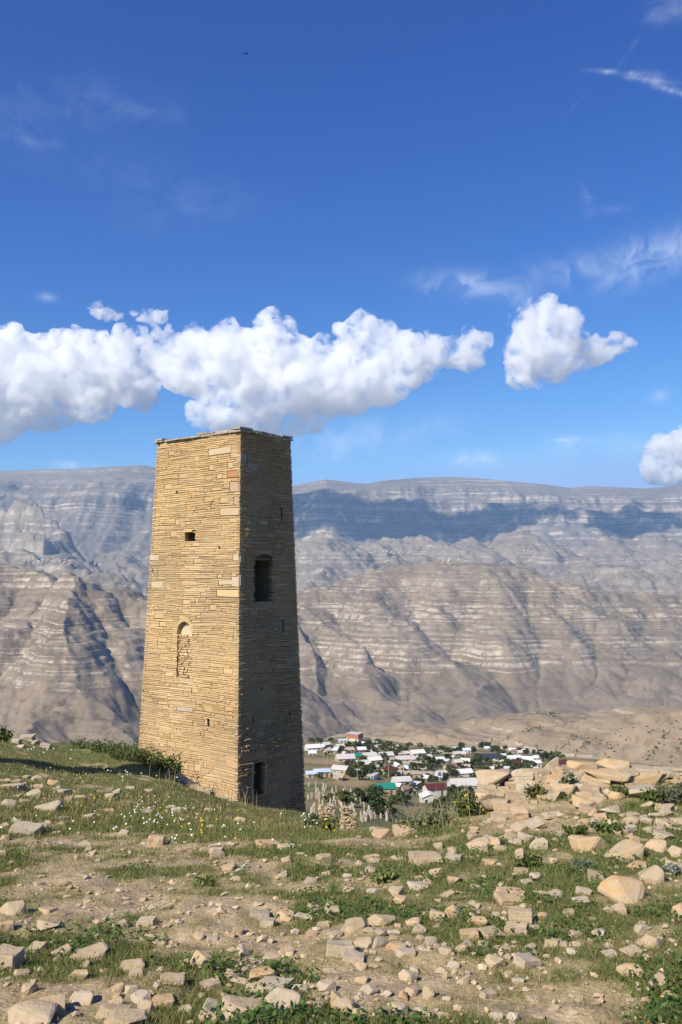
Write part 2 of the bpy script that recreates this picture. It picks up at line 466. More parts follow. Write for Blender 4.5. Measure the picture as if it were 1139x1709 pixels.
def ground_mat():
    t = NT('hill_soil_and_turf', 0.95)
    p = t.pos()
    g = t.attr('turf')
    far = t.attr('far')
    fine = t.noise(9.0, 8, 0.7, p)
    mid = t.noise(1.3, 6, 0.62, p)
    peb = t.node('ShaderNodeTexVoronoi'); peb.inputs['Scale'].default_value = 42; t.l.new(p, peb.inputs['Vector'])
    dirt = t.mix(t.step(fine, 0.35, 0.66), (0.33, 0.24, 0.135), (0.49, 0.37, 0.22))
    dirt = t.mix(t.math('MULTIPLY', t.step(peb.outputs['Distance'], 0.30, 0.12), t.step(mid, 0.42, 0.6)), dirt, (0.52, 0.43, 0.32))
    dirt = t.mix(t.math('MULTIPLY', t.step(t.noise(3.2, 6, 0.7, p, 0.6), 0.50, 0.62), 0.55), dirt, (0.25, 0.18, 0.105))
    dirt = t.mix(t.math('MULTIPLY', t.step(t.noise(60.0, 3, 0.6, p), 0.60, 0.68), 0.6), dirt, (0.20, 0.145, 0.09))
    dry = t.mix(fine, (0.27, 0.21, 0.10), (0.42, 0.34, 0.18))
    green = t.mix(fine, (0.065, 0.085, 0.02), (0.19, 0.185, 0.062))
    k = t.math('ADD', g, t.math('MULTIPLY', t.math('SUBTRACT', fine, 0.5), 0.7))
    c = t.mix(t.step(k, 0.22, 0.45), dirt, dry)
    c = t.mix(t.step(k, 0.45, 0.72), c, green)
    # the village shelf: dry meadow with bare tracks
    big = t.noise(0.035, 6, 0.6, p)
    meadow = t.mix(t.step(big, 0.38, 0.62), (0.28, 0.20, 0.10), (0.115, 0.12, 0.04))
    meadow = t.mix(t.math('MULTIPLY', t.step(t.noise(0.25, 5, 0.6, p), 0.5, 0.7), 0.6), meadow, (0.33, 0.26, 0.17))
    c = t.mix(far, c, meadow)
    t.col(c)
    t.bump(t.math('ADD', t.math('MULTIPLY', fine, 1.0), t.math('MULTIPLY', peb.outputs['Distance'], -0.25)), 0.7, 0.03)
    return t.m

def build_ground():
    ang_in = np.linspace(R(-24.5), R(24.5), 420)
    ang_out = np.concatenate([np.linspace(R(24.5), R(70), 40)[1:], np.linspace(R(70), R(290), 40)[1:-1], np.linspace(R(290), R(335.5), 40)[:-1]])
    th = np.concatenate([ang_in, ang_out])
    r = np.concatenate([[0.01, 0.5, 1.0, 1.6, 2.1], np.exp(np.linspace(math.log(2.4), math.log(40), 330)), np.exp(np.linspace(math.log(40.3), math.log(1060), 210))])
    T, RR = np.meshgrid(th, r)
    X = RR * np.sin(T); Y = RR * np.cos(T)
    Z = ground_z(X, Y)
    me = grid_mesh('ground', X, Y, Z, ground_mat(), {'turf': ('FLOAT', grass_mask(X, Y)), 'far': ('FLOAT', smooth(60, 110, RR))}, True, wrap=True)
    return link('ground', me, kind='structure', label='stony hillside of trodden earth and turf falling away to the village')
build_ground()

# ---------------------------------------------------------------- mountains
def ridge_field(X, Y, lines):
    """Height of a massif: the highest of its ridges, each falling away from its crest line. lines: (points, slope, plunge)"""
    best = np.full(X.shape, -1e9)
    for pts, k in lines:
        for (p, q) in zip(pts[:-1], pts[1:]):
            dx, dy = q[0] - p[0], q[1] - p[1]
            L2 = dx * dx + dy * dy
            t = np.clip(((X - p[0]) * dx + (Y - p[1]) * dy) / L2, 0, 1)
            dist = np.hypot(X - p[0] - t * dx, Y - p[1] - t * dy)
            z = p[2] + t * (q[2] - p[2]) - k * dist
            best = np.maximum(best, z)
    return best

def terrace(z, levels, hard):
    """Beds of rock: the height is gathered into steep steps at the given levels (each with its own thickness)."""
    out = z.copy()
    for (c, w) in levels:
        t = (z - c) / w
        out = out + hard * w * np.where(np.abs(t) < 1, np.sin(np.pi * t) / np.pi * 1.0, 0) * -1 * -1
    return out

def carve(Z, X, Y, lines):
    """Stream gullies cut along lines: (points, depth, half width)"""
    for pts, dep, wd in lines:
        best = np.full(X.shape, 1e9)
        for (p, q) in zip(pts[:-1], pts[1:]):
            dx, dy = q[0] - p[0], q[1] - p[1]
            t = np.clip(((X - p[0]) * dx + (Y - p[1]) * dy) / (dx * dx + dy * dy), 0, 1)
            best = np.minimum(best, np.hypot(X - p[0] - t * dx, Y - p[1] - t * dy))
        Z = Z - 0.68 * dep * np.clip(1 - best / wd, 0, 1)**1.3
    return Z

def polar(a0, a1, na, d0, d1, nd, power=1.0):
    a = np.linspace(a0, a1, na); d = d0 + (d1 - d0) * np.linspace(0, 1, nd)**power
    A, D = np.meshgrid(a, d)
    return A * D, D

def P3(seq):
    return [tuple(at(*s)) for s in seq]

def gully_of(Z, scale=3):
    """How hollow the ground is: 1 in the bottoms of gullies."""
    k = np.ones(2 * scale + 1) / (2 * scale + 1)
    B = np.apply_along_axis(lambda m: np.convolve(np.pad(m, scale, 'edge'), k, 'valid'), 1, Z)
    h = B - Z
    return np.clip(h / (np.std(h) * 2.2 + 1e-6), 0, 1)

TAN = (0.245, 0.188, 0.130); TAN2 = (0.180, 0.138, 0.096)
LIME = (0.50, 0.42, 0.325); LIME2 = (0.34, 0.28, 0.215)

def beds(z0, z1, n, seed):
    r = np.random.default_rng(seed)
    w = r.uniform(0.5, 1.5, n); e = np.cumsum(w); e = z0 + (z1 - z0) * e / e[-1]
    return e

def bedded(z, edges, sharp, rise):
    """Piecewise profile between bed edges: a gentle ledge, then a cliff taking `rise` of the height in `sharp` of the run."""
    z = np.asarray(z)
    i = np.clip(np.searchsorted(edges, z) - 1, 0, len(edges) - 2)
    lo, hi = edges[i], edges[i + 1]
    t = (z - lo) / (hi - lo)
    f = np.where(t < 1 - sharp, t / (1 - sharp) * (1 - rise), (1 - rise) + (t - 1 + sharp) / sharp * rise)
    res = lo + f * (hi - lo)
    ok = (z > edges[0]) & (z < edges[-1])
    st = np.random.default_rng(len(edges)).uniform(0.15, 1.0, len(edges))[i]
    CL['mask'] = np.where(ok, smooth(1 - sharp * 1.5, 1 - sharp * 0.8, t) * st, 0)
    return np.where(ok, res, z)
CL = {}

def mountain_right():
    X, Y = polar(-0.13, 0.47, 620, 1850, 3650, 340)
    wx = 60 * fbm(X / 360, Y / 360, 4, 61); wy = 60 * fbm(X / 360, Y / 360, 4, 66)
    crest = P3([(330, 1000, 3350), (430, 990, 3300), (520, 985, 3250), (585, 962, 3250), (640, 945, 3250), (740, 936, 3300), (830, 938, 3300), (880, 950, 3250), (950, 972, 3200), (1020, 985, 3250), (1139, 992, 3300), (1400, 985, 3400)])
    sp = [(crest, 0.52)]
    sp.append((P3([(500, 1010, 3050), (540, 1035, 2830), (590, 1075, 2640), (640, 1128, 2440), (690, 1175, 2330)]), 0.62))
    sp.append((P3([(470, 1020, 2950), (500, 1090, 2600), (545, 1140, 2400), (600, 1190, 2200), (640, 1228, 2060)]), 0.55))
    sp.append((P3([(560, 1120, 2550), (560, 1160, 2300), (520, 1215, 2100)]), 0.5))
    sp.append((P3([(800, 1060, 2900), (805, 1120, 2620), (800, 1168, 2420), (760, 1215, 2180)]), 0.48))
    sp.append((P3([(740, 1090, 2750), (700, 1150, 2480), (650, 1215, 2160)]), 0.5))
    sp.append((P3([(940, 1020, 3050), (930, 1090, 2800), (960, 1140, 2640)]), 0.55))
    sp.append((P3([(1090, 1010, 3100), (1080, 1080, 2850), (1100, 1150, 2600), (1120, 1190, 2480)]), 0.52))
    sp.append((P3([(660, 985, 3100), (680, 1040, 2900)]), 0.56))
    Z = ridge_field(X + wx, Y + wy, sp)
    Z = Z + 9 * fbm(X / 160, Y / 160, 4, 71) - 15 * (ridged(X / 260, Y / 420, 3, 75) - 1.1) * smooth(40, -100, Z)
    Z = carve(Z, X + wx * 0.8, Y + wy * 0.8, [(P3([(560, 1000, 3100), (590, 1060, 2850), (650, 1120, 2620), (690, 1175, 2420)]), 75, 110), (P3([(690, 1000, 3050), (740, 1060, 2850), (800, 1110, 2700), (850, 1160, 2560), (905, 1190, 2480)]), 70, 120),
        (P3([(870, 980, 3150), (890, 1050, 2900), (900, 1120, 2720), (905, 1190, 2480)]), 60, 100), (P3([(1010, 1000, 3100), (1000, 1070, 2900), (985, 1130, 2700), (960, 1180, 2560)]), 65, 110), (P3([(1110, 1010, 3100), (1060, 1080, 2850), (1040, 1150, 2600)]), 55, 100),
        (P3([(790, 985, 3150), (770, 1040, 2950), (740, 1090, 2780)]), 45, 80), (P3([(620, 1080, 2800), (610, 1130, 2600)]), 40, 70), (P3([(520, 1040, 2850), (530, 1100, 2600), (570, 1170, 2330), (610, 1215, 2180)]), 60, 90)])
    Z = np.where(Z < -330, -330 + (Z + 330) * 0.7, Z)
    zt = Z + 7 * fbm(X / 400, Y / 400, 3, 81) + 0.012 * (X - 400)
    e = beds(-300, 70, 27, 5)
    Zb = bedded(zt, e, 0.30, 0.58) - (zt - Z)
    mixm = smooth(-0.75, 0.15, fbm(X / 260, Y / 260, 3, 88) + 0.2)
    Z2 = Z * (1 - mixm) + Zb * mixm
    Z2 = Z2 + 1.6 * fbm(X / 40, Y / 40, 4, 91) - 7 * (ridged(X / 80, Y / 170, 3, 93) - 1.1) * smooth(-0.1, 0.5, fbm(X / 300, Y / 300, 2, 94)) * smooth(30, -60, Z2)
    Z2 = np.maximum(Z2, -440)
    mat = rock_face_mat('bedded_limestone_slope', TAN, TAN2, LIME, LIME2, 26.0, 1.7, (0.66, 0.88), zlow=-315.0)
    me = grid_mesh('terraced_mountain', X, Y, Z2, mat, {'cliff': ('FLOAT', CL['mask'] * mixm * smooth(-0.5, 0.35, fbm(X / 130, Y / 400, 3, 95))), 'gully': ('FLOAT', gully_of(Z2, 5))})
    link('terraced_mountain', me, kind='structure', label='broad brown mountain banded with pale level beds of rock behind the village')

def mountain_left():
    X, Y = polar(-0.62, 0.06, 500, 1180, 2700, 360)
    wx = 30 * fbm(X / 220, Y / 220, 4, 161); wy = 30 * fbm(X / 220, Y / 220, 4, 166)
    sp = [(P3([(-400, 915, 2500), (-150, 925, 2350), (0, 934, 2250), (60, 938, 2150), (130, 946, 2050), (165, 958, 2080), (215, 985, 2200), (300, 1060, 2350), (400, 1160, 2450)]), 0.60),
          (P3([(130, 946, 2050), (104, 1000, 1900), (112, 1070, 1740), (126, 1150, 1600), (100, 1195, 1480), (40, 1235, 1340)]), 0.62),
          (P3([(40, 946, 2160), (20, 985, 2020), (-5, 1040, 1900), (-60, 1120, 1700)]), 0.75),
          (P3([(170, 960, 2080), (205, 1030, 1960), (235, 1110, 1820), (280, 1170, 1650)]), 0.62),
                    (P3([(126, 1150, 1600), (190, 1200, 1480), (240, 1240, 1380)]), 0.42)]
    Z = ridge_field(X + wx, Y + wy, sp)
    Z = Z + 10 * fbm(X / 110, Y / 110, 4, 171) - 12 * (ridged(X / 150, Y / 200, 3, 175) - 1.1) * smooth(10, -60, Z)
    Z = carve(Z, X + wx * 0.8, Y + wy * 0.8, [(P3([(75, 960, 2120), (55, 1000, 1980), (25, 1050, 1850), (-10, 1100, 1740)]), 85, 100), (P3([(150, 965, 2060), (165, 1020, 1950), (190, 1080, 1830), (215, 1140, 1700), (235, 1200, 1560)]), 34, 60),
        (P3([(20, 960, 2180), (5, 1000, 2060), (-20, 1050, 1950)]), 60, 80), (P3([(100, 1160, 1560), (60, 1190, 1470), (10, 1200, 1420)]), 30, 50), (P3([(185, 985, 2120), (225, 1050, 1980), (260, 1110, 1850)]), 45, 60)])
    zt = Z + 6 * fbm(X / 200, Y / 200, 3, 181)
    e = beds(-206, 5, 17, 9)
    Zb = bedded(zt, e, 0.30, 0.66) - (zt - Z)
    mixm = smooth(-0.75, 0.0, fbm(X / 180, Y / 180, 3, 188) + 0.25)
    Z2 = Z * (1 - mixm) + Zb * mixm + 1.3 * fbm(X / 28, Y / 28, 4, 191)
    Z2 = np.maximum(Z2, -445)
    mat = rock_face_mat('layered_limestone_spur', TAN, TAN2, LIME, LIME2, 17.0, 4.2, (0.62, 0.86), detail=0.028, zlow=-226.0)
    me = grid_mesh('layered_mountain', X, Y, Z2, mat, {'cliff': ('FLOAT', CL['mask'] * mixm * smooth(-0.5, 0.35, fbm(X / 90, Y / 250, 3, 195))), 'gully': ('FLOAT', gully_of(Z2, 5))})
    link('layered_mountain', me, kind='structure', label='steep layered rock spur with pale cliffs beside the tower')

def brown_hill():
    X, Y = polar(-0.02, 0.62, 420, 760, 1700, 170, 1.25)
    wx = 16 * fbm(X / 90, Y / 90, 3, 261); wy = 16 * fbm(X / 90, Y / 90, 3, 266)
    sp = [(P3([(640, 1262, 1250), (720, 1240, 1200), (800, 1233, 1150), (870, 1222, 1130), (930, 1206, 1120), (1020, 1198, 1090), (1139, 1188, 1060), (1300, 1172, 1020), (1600, 1150, 960)]), 0.42)]
    Z = ridge_field(X + wx, Y + wy, sp)
    c = ridge_field(X, Y, [(sp[0][0], 0.0)])
    top = P3([(1000, 1199, 1095)])[0]
    back = smooth(0, 40, Y - (1130 - 0.23 * (X - 330)))
    Z = Z + back * np.minimum(0.40 * np.maximum(0, Y - (1130 - 0.23 * (X - 330))), 60)
    Z = Z - 5.0 * (ridged(X / 45 + Y / 90, Y / 300, 3, 271) - 1.0) + 1.2 * fbm(X / 18, Y / 18, 4, 275)
    Zb = bedded(Z, np.array([-206, -192, -178, -168, -158, -150]), 0.25, 0.6)
    m = smooth(-12, 0, Z - c) * (1 - back) * smooth(150, 330, X)
    Z = Z * (1 - m) + Zb * m
    Z = np.maximum(Z, -440)
    mat = rock_face_mat('brown_turf_slope', (0.30, 0.23, 0.15), (0.245, 0.185, 0.12), (0.50, 0.42, 0.32), (0.36, 0.29, 0.21), 14.0, 7.0, (0.45, 0.72), detail=0.05, amount=0.8)
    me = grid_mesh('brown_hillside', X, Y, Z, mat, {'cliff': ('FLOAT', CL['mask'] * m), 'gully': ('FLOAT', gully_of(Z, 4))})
    link('brown_hillside', me, kind='structure', label='bare brown hillside with a low rock rim beyond the village')

def far_plateau():
    X, Y = polar(-0.62, 0.62, 700, 5600, 11200, 270)
    crest = P3([(-400, 800, 7600), (-150, 792, 7600), (0, 786, 7600), (60, 783, 7700), (110, 783, 7700), (180, 779, 7800), (235, 776, 7900), (262, 779, 8000), (300, 796, 8300), (380, 815, 8800), (460, 816, 9000), (500, 808, 9000), (545, 800, 8900), (578, 804, 9000), (610, 807, 9100), (650, 801, 9200), (700, 797, 9300), (760, 796, 9300), (800, 798, 9300), (850, 803, 9200), (900, 807, 9150), (950, 814, 9100), (985, 811, 9100), (1030, 813, 9000), (1080, 815, 8900), (1139, 809, 8900), (1250, 806, 8800), (1500, 800, 8700)])
    cx = np.array([p[0] for p in crest]); cy = np.array([p[1] for p in crest]); cz = np.array([p[2] for p in crest])
    o = np.argsort(cx / cy)
    A = X / Y
    ca = (cx / cy)[o]
    yc = np.interp(A, ca, cy[o]); zc = np.interp(A, ca, cz[o])
    butt = 260 * fbm(X / 900, Y / 2600, 3, 361) + 110 * fbm(X / 300, Y / 1500, 4, 365)
    dist = yc - Y
    s = np.clip(dist, 0, None)
    sw = np.maximum(0, s + (butt - 60) * smooth(150, 500, s))
    prof = np.interp(sw, [0, 40, 330, 420, 640, 760, 900, 980, 1700, 2700, 4000], [0, -30, -150, -260, -300, -470, -500, -580, -880, -1180, -1500])
    left = smooth(-0.17, -0.24, A)
    profL = np.interp(sw, [0, 60, 200, 700, 760, 1000, 1500, 2300, 3400], [0, -60, -120, -330, -430, -560, -820, -1050, -1400])
    prof = prof * (1 - left) + profL * left
    Z = zc + prof - np.clip(-dist, 0, None) * 0.06
    Z = Z + 22 * fbm(X / 420, Y / 420, 4, 371) * smooth(60, 500, s) - 60 * (ridged(X / 520, Y / 1200, 4, 375) - 1.0) * smooth(500, 1500, s)
    e = beds(zc.min() - 700, zc.max() + 10, 16, 12)
    zt = Z + 20 * fbm(X / 900, Y / 900, 2, 381)
    Zb = bedded(zt, e, 0.25, 0.6) - (zt - Z)
    m = smooth(120, 320, s) * smooth(1400, 900, s) * 0.8
    Z = Z * (1 - m) + Zb * m + 5 * fbm(X / 70, Y / 70, 4, 391) * smooth(20, 200, s)
    Z = np.maximum(Z, -450)
    mat = rock_face_mat('far_plateau_rock', (0.205, 0.170, 0.135), (0.165, 0.140, 0.110), (0.55, 0.46, 0.37), (0.36, 0.30, 0.24), 70.0, 2.2, (0.55, 0.88), detail=0.008)
    me = grid_mesh('far_plateau', X, Y, Z, mat, {'cliff': ('FLOAT', CL['mask'] * m * 0.6), 'gully': ('FLOAT', gully_of(Z, 5))})
    link('far_plateau', me, kind='structure', label='long high plateau with cliffs along the skyline')

def middle_hills():
    X, Y = polar(-0.5, 0.5, 640, 3400, 6600, 230)
    wx = 150 * fbm(X / 600, Y / 600, 4, 461); wy = 150 * fbm(X / 600, Y / 600, 4, 466)
    sp = [(P3([(480, 905, 6300), (545, 893, 6000), (560, 915, 5400), (520, 965, 4600), (480, 1010, 4000)]), 0.42),
          (P3([(600, 935, 6300), (640, 905, 6200), (660, 930, 5400), (640, 960, 4700)]), 0.40),
          (P3([(640, 905, 6300), (705, 900, 6100), (760, 925, 5700), (820, 935, 5100), (850, 960, 4500)]), 0.40),
          (P3([(800, 905, 6300), (872, 892, 6000), (910, 915, 5500), (1000, 940, 5000), (1139, 965, 4500), (1400, 970, 4300)]), 0.36),
          (P3([(980, 905, 6300), (1080, 905, 6100), (1200, 915, 5800), (1500, 915, 5600)]), 0.36),
          (P3([(560, 960, 4600), (610, 985, 4200), (590, 1010, 3800)]), 0.40),
          (P3([(-500, 800, 6000), (-150, 815, 5700), (-20, 835, 5400), (35, 852, 5200), (70, 885, 4950), (95, 925, 4700)]), 0.95),
          (P3([(-400, 900, 4500), (-100, 915, 4300), (20, 925, 4100), (110, 938, 3800), (200, 958, 3600)]), 0.40),
          (P3([(150, 945, 5000), (220, 925, 5600), (300, 930, 5600)]), 0.40)]
    Z = ridge_field(X + wx, Y + wy, sp)
    Z = Z + 30 * fbm(X / 330, Y / 330, 4, 471) - 62 * (ridged(X / 340, Y / 340, 5, 475) - 1.15)
    cliff = smooth(-0.30, -0.34, X / Y) * smooth(4200, 4700, Y)
    Zb = bedded(Z + 15 * fbm(X / 300, Y / 300, 2, 484), beds(-150, 420, 7, 3), 0.2, 0.75)
    Z = Z * (1 - cliff) + Zb * cliff
    Z = Z + 4 * fbm(X / 50, Y / 50, 4, 491)
    Z = np.maximum(Z, -448)
    mat = rock_face_mat('badland_slope', (0.255, 0.205, 0.150), (0.195, 0.165, 0.130), (0.44, 0.38, 0.30), (0.32, 0.275, 0.22), 60.0, 3.3, (0.50, 0.86), detail=0.011)
    me = grid_mesh('badland_hills', X, Y, Z, mat, {'cliff': ('FLOAT', CL['mask'] * cliff), 'gully': ('FLOAT', gully_of(Z, 4))})
    link('badland_hills', me, kind='structure', label='folded grey and tan badland hills in the middle distance')
    return X, Y, Z

def valley_floor():
    X, Y = np.meshgrid(np.linspace(-7600, 7600, 160), np.linspace(-700, 11600, 140))
    Z = -452 + 9 * fbm(X / 900, Y / 900, 3, 561) - 0.0 * X
    t = NT('valley_floor_soil', 0.95)
    p = t.pos()
    t.col(t.mix(t.step(t.noise(0.004, 6, 0.6, p), 0.4, 0.6), (0.20, 0.16, 0.11), (0.13, 0.13, 0.07)))
    me = grid_mesh('valley_floor', X, Y, Z, t.m)
    link('valley_floor', me, kind='structure', label='dry valley floor between the mountains')

mountain_right(); mountain_left(); brown_hill(); far_plateau()
MIDX, MIDY, MIDZ = middle_hills()
valley_floor()

def haze():
    bm = bmesh.new()
    bmesh.ops.create_cube(bm, size=1.0)
    for v in bm.verts:
        v.co = Vector((v.co.x * 16000, 5450 + v.co.y * 12700, 291 + v.co.z * 1540))
    me = bpy.data.meshes.new('haze'); bm.to_mesh(me); bm.free()
    m = bpy.data.materials.new('blue_mountain_air'); m.use_nodes = True
    n = m.node_tree.nodes; n.clear()
    o = n.new('ShaderNodeOutputMaterial'); v = n.new('ShaderNodeVolumePrincipled')
    v.inputs['Color'].default_value = (0.40, 0.66, 1.0, 1)
    v.inputs['Density'].default_value = 5.6e-5
    v.inputs['Anisotropy'].default_value = 0.1
    m.node_tree.links.new(v.outputs[0], o.inputs['Volume'])
    me.materials.append(m)
    link('haze', me, kind='stuff', label='thin blue haze filling the valley air')
haze()

# ---------------------------------------------------------------- cumulus clouds
CLOUD_D = 7050.0
def cloud_mat():
    m = bpy.data.materials.new('cumulus_vapour'); m.use_nodes = True
    n = m.node_tree.nodes; n.clear()
    o = n.new('ShaderNodeOutputMaterial'); v = n.new('ShaderNodeVolumeScatter')
    v.inputs['Color'].default_value = (0.995, 0.995, 0.995, 1)
    v.inputs['Anisotropy'].default_value = 0.2
    l = m.node_tree.links
    tc = n.new('ShaderNodeTexCoord')
    no = n.new('ShaderNodeTexNoise'); no.inputs['Scale'].default_value = 0.0062; no.inputs['Detail'].default_value = 8; no.inputs['Roughness'].default_value = 0.66; no.inputs['Distortion'].default_value = 0.4
    l.new(tc.outputs['Object'], no.inputs['Vector'])
    mr = n.new('ShaderNodeMapRange'); mr.interpolation_type = 'SMOOTHSTEP'
    mr.inputs[1].default_value = 0.425; mr.inputs[2].default_value = 0.635; mr.inputs[3].default_value = 0.0; mr.inputs[4].default_value = 0.024
    l.new(no.outputs[0], mr.inputs[0]); l.new(mr.outputs[0], v.inputs['Density'])
    m.node_tree.links.new(v.outputs[0], o.inputs['Volume'])
    return m
CMAT = cloud_mat()

_b = bmesh.new(); bmesh.ops.create_icosphere(_b, subdivisions=2, radius=1.0)
_b.verts.ensure_lookup_table()
ICO_V = np.array([v.co[:] for v in _b.verts]); ICO_F = np.array([[v.index for v in f.verts] for f in _b.faces]); _b.free()

def cloud(lumps, label, voxel, dist=CLOUD_D, seed=0):
    """lumps: (px, row, radius px, depth factor). Many small puffs are budded from each lump."""
    rr = random.Random(seed)
    c0 = at(lumps[0][0], lumps[0][1], dist)
    allp = []
    for (px, row, rad, dep) in lumps:
        base = at(px, row, dist * (1 + 0.012 * rr.uniform(-1, 1)))
        rm = 1.13 * rad / F_PX * dist
        allp.append((base, rm))
        for k in range(13):
            th = rr.uniform(0, 2 * math.pi); el = rr.uniform(-0.35, 1.0)
            v = Vector((math.cos(th) * math.cos(el), math.sin(th) * math.cos(el) * dep, math.sin(el)))
            r2 = rm * rr.uniform(0.28, 0.52)
            c2 = base + v * rm * rr.uniform(0.70, 0.98)
            allp.append((c2, r2))
            for j in range(5):
                th = rr.uniform(0, 2 * math.pi); el = rr.uniform(-0.3, 1.2)
                v3 = Vector((math.cos(th) * math.cos(el), math.sin(th) * math.cos(el), math.sin(el)))
                allp.append((c2 + v3 * r2 * 0.9, r2 * rr.uniform(0.28, 0.55)))
    C = np.array([tuple(c - c0) for c, _ in allp]); Rr = np.array([r for _, r in allp])
    co = (ICO_V[None] * Rr[:, None, None] * np.array([1, 1, 0.86]) + C[:, None]).reshape(-1, 3)
    fa = (ICO_F[None] + (np.arange(len(C)) * len(ICO_V))[:, None, None]).reshape(-1, 3)
    me = raw_mesh('cloud', co, fa, None)
    o = bpy.data.objects.new('cloud', me); COL.objects.link(o)
    md = o.modifiers.new('remesh', 'REMESH'); md.mode = 'VOXEL'; md.voxel_size = voxel
    dg = bpy.context.evaluated_depsgraph_get()
    me2 = bpy.data.meshes.new_from_object(o.evaluated_get(dg))
    o.modifiers.clear()
    n = len(me2.vertices)
    co = np.empty(n * 3, np.float32); me2.vertices.foreach_get('co', co); co = co.reshape(-1, 3).astype(float)
    nr = np.empty(n * 3, np.float32); me2.vertices.foreach_get('normal', nr); nr = nr.reshape(-1, 3)
    q = co + 500 * seed
    def n3(s, sd):
        return (pnoise(q[:, 0] / s + q[:, 1] / s * 0.7, q[:, 2] / s, sd) + pnoise(q[:, 0] / s, q[:, 1] / s + q[:, 2] / s * 0.7, sd + 5)) * 0.7
    disp = 3.0 * voxel * n3(voxel * 14, 601) + 1.7 * voxel * n3(voxel * 6, 611) - 1.3 * voxel * np.abs(n3(voxel * 3.2, 621)) + 0.5 * voxel * n3(voxel * 1.7, 631)
    co = co + nr * disp[:, None]
    me2.vertices.foreach_set('co', co.astype(np.float32).ravel())
    me2.polygons.foreach_set('use_smooth', np.full(len(me2.polygons), True))
    me2.materials.append(CMAT)
    me2.update()
    o.data = me2; o.location = c0
    bpy.data.meshes.remove(me)
    return tag(o, label, 'cloud', 'cumulus clouds over the plateau')

cloud([(-40, 645, 80, 1), (40, 640, 66, 1), (95, 632, 60, 1), (55, 600, 32, 1), (130, 620, 58, 1), (185, 622, 56, 1), (222, 645, 44, 1), (150, 665, 46, 1), (80, 680, 46, 1), (20, 695, 40, 1), (-40, 700, 60, 1), (215, 600, 26, 1), (160, 590, 28, 1)],
      'long low white cumulus cloud cut by the frame edge beside the tower', 20, dist=8700, seed=1)
cloud([(300, 596, 46, 1), (268, 606, 34, 1), (330, 620, 56, 1), (380, 606, 54, 1), (425, 606, 60, 1), (472, 602, 54, 1), (522, 612, 48, 1), (490, 655, 62, 1), (425, 662, 56, 1), (545, 648, 56, 1), (590, 645, 52, 1), (625, 640, 48, 1),
       (660, 622, 44, 1), (698, 606, 38, 1), (612, 566, 38, 1), (655, 580, 34, 1), (735, 588, 32, 1), (770, 590, 30, 1), (792, 572, 22, 1), (360, 695, 34, 1), (430, 705, 36, 1), (500, 700, 38, 1), (548, 690, 26, 1), (400, 576, 34, 1), (455, 574, 30, 1), (790, 605, 16, 1)],
      'largest white cumulus cloud, stretched above the tower top', 17, dist=7250, seed=2)
cloud([(897, 548, 40, 1), (884, 592, 40, 1), (924, 575, 44, 1), (880, 622, 34, 1), (922, 608, 38, 1), (962, 592, 34, 1), (995, 588, 28, 1), (1024, 576, 20, 1), (852, 580, 12, 1), (903, 522, 22, 1), (945, 552, 26, 1), (900, 640, 14, 1)],
      'compact white cumulus cloud alone over the plateau', 14, seed=3)
cloud([(1120, 770, 34, 1), (1100, 785, 26, 1), (1150, 760, 44, 1), (1190, 780, 50, 1), (1135, 790, 30, 1), (1118, 745, 18, 1)],
      'white cumulus cloud rising over the plateau skyline at the frame edge', 22, dist=13500, seed=4)
cloud([(165, 520, 13, 1), (158, 512, 9, 1), (180, 527, 13, 1), (195, 530, 8, 1)], 'small white cloud puff above the long low cloud', 9, seed=5)
cloud([(255, 532, 15, 1), (268, 530, 12, 1), (240, 535, 9, 1), (222, 522, 5, 1)], 'small faint cloud puff next to another puff', 9, seed=6)

# ---------------------------------------------------------------- the tower
def stone_mat(name, warm=1.0):
    t = NT(name, 0.92)
    p = t.pos()
    tint = t.attr('tint', 'Color')
    fine = t.noise(14.0, 6, 0.65, p)
    mid = t.noise(1.1, 5, 0.6, p)
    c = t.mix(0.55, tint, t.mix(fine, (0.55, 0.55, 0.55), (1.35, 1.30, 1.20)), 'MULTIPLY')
    c = t.mix(t.math('MULTIPLY', t.step(mid, 0.45, 0.75), 0.35), c, (0.36, 0.30, 0.20))
    lich = t.noise(5.0, 4, 0.6, p)
    c = t.mix(t.math('MULTIPLY', t.step(lich, 0.62, 0.72), 0.45), c, (0.27, 0.25, 0.20))
    t.col(c)
    t.bump(t.noise(22.0, 5, 0.65, p), 0.5, 0.02)
    return t.m

STONE = stone_mat('tower_sandstone')
CORE = plain('dark_mortar_joint', (0.27, 0.195, 0.11), 0.95, 0.3, 4)
SLATE = plain('grey_roof_slab_stone', (0.33, 0.29, 0.24), 0.9, 0.25, 5)
PLASTER = plain('pale_niche_slab', (0.50, 0.41, 0.28), 0.9, 0.12, 5)
INNER = plain('shaded_inner_masonry', (0.20, 0.155, 0.10), 0.95, 0.35, 6)

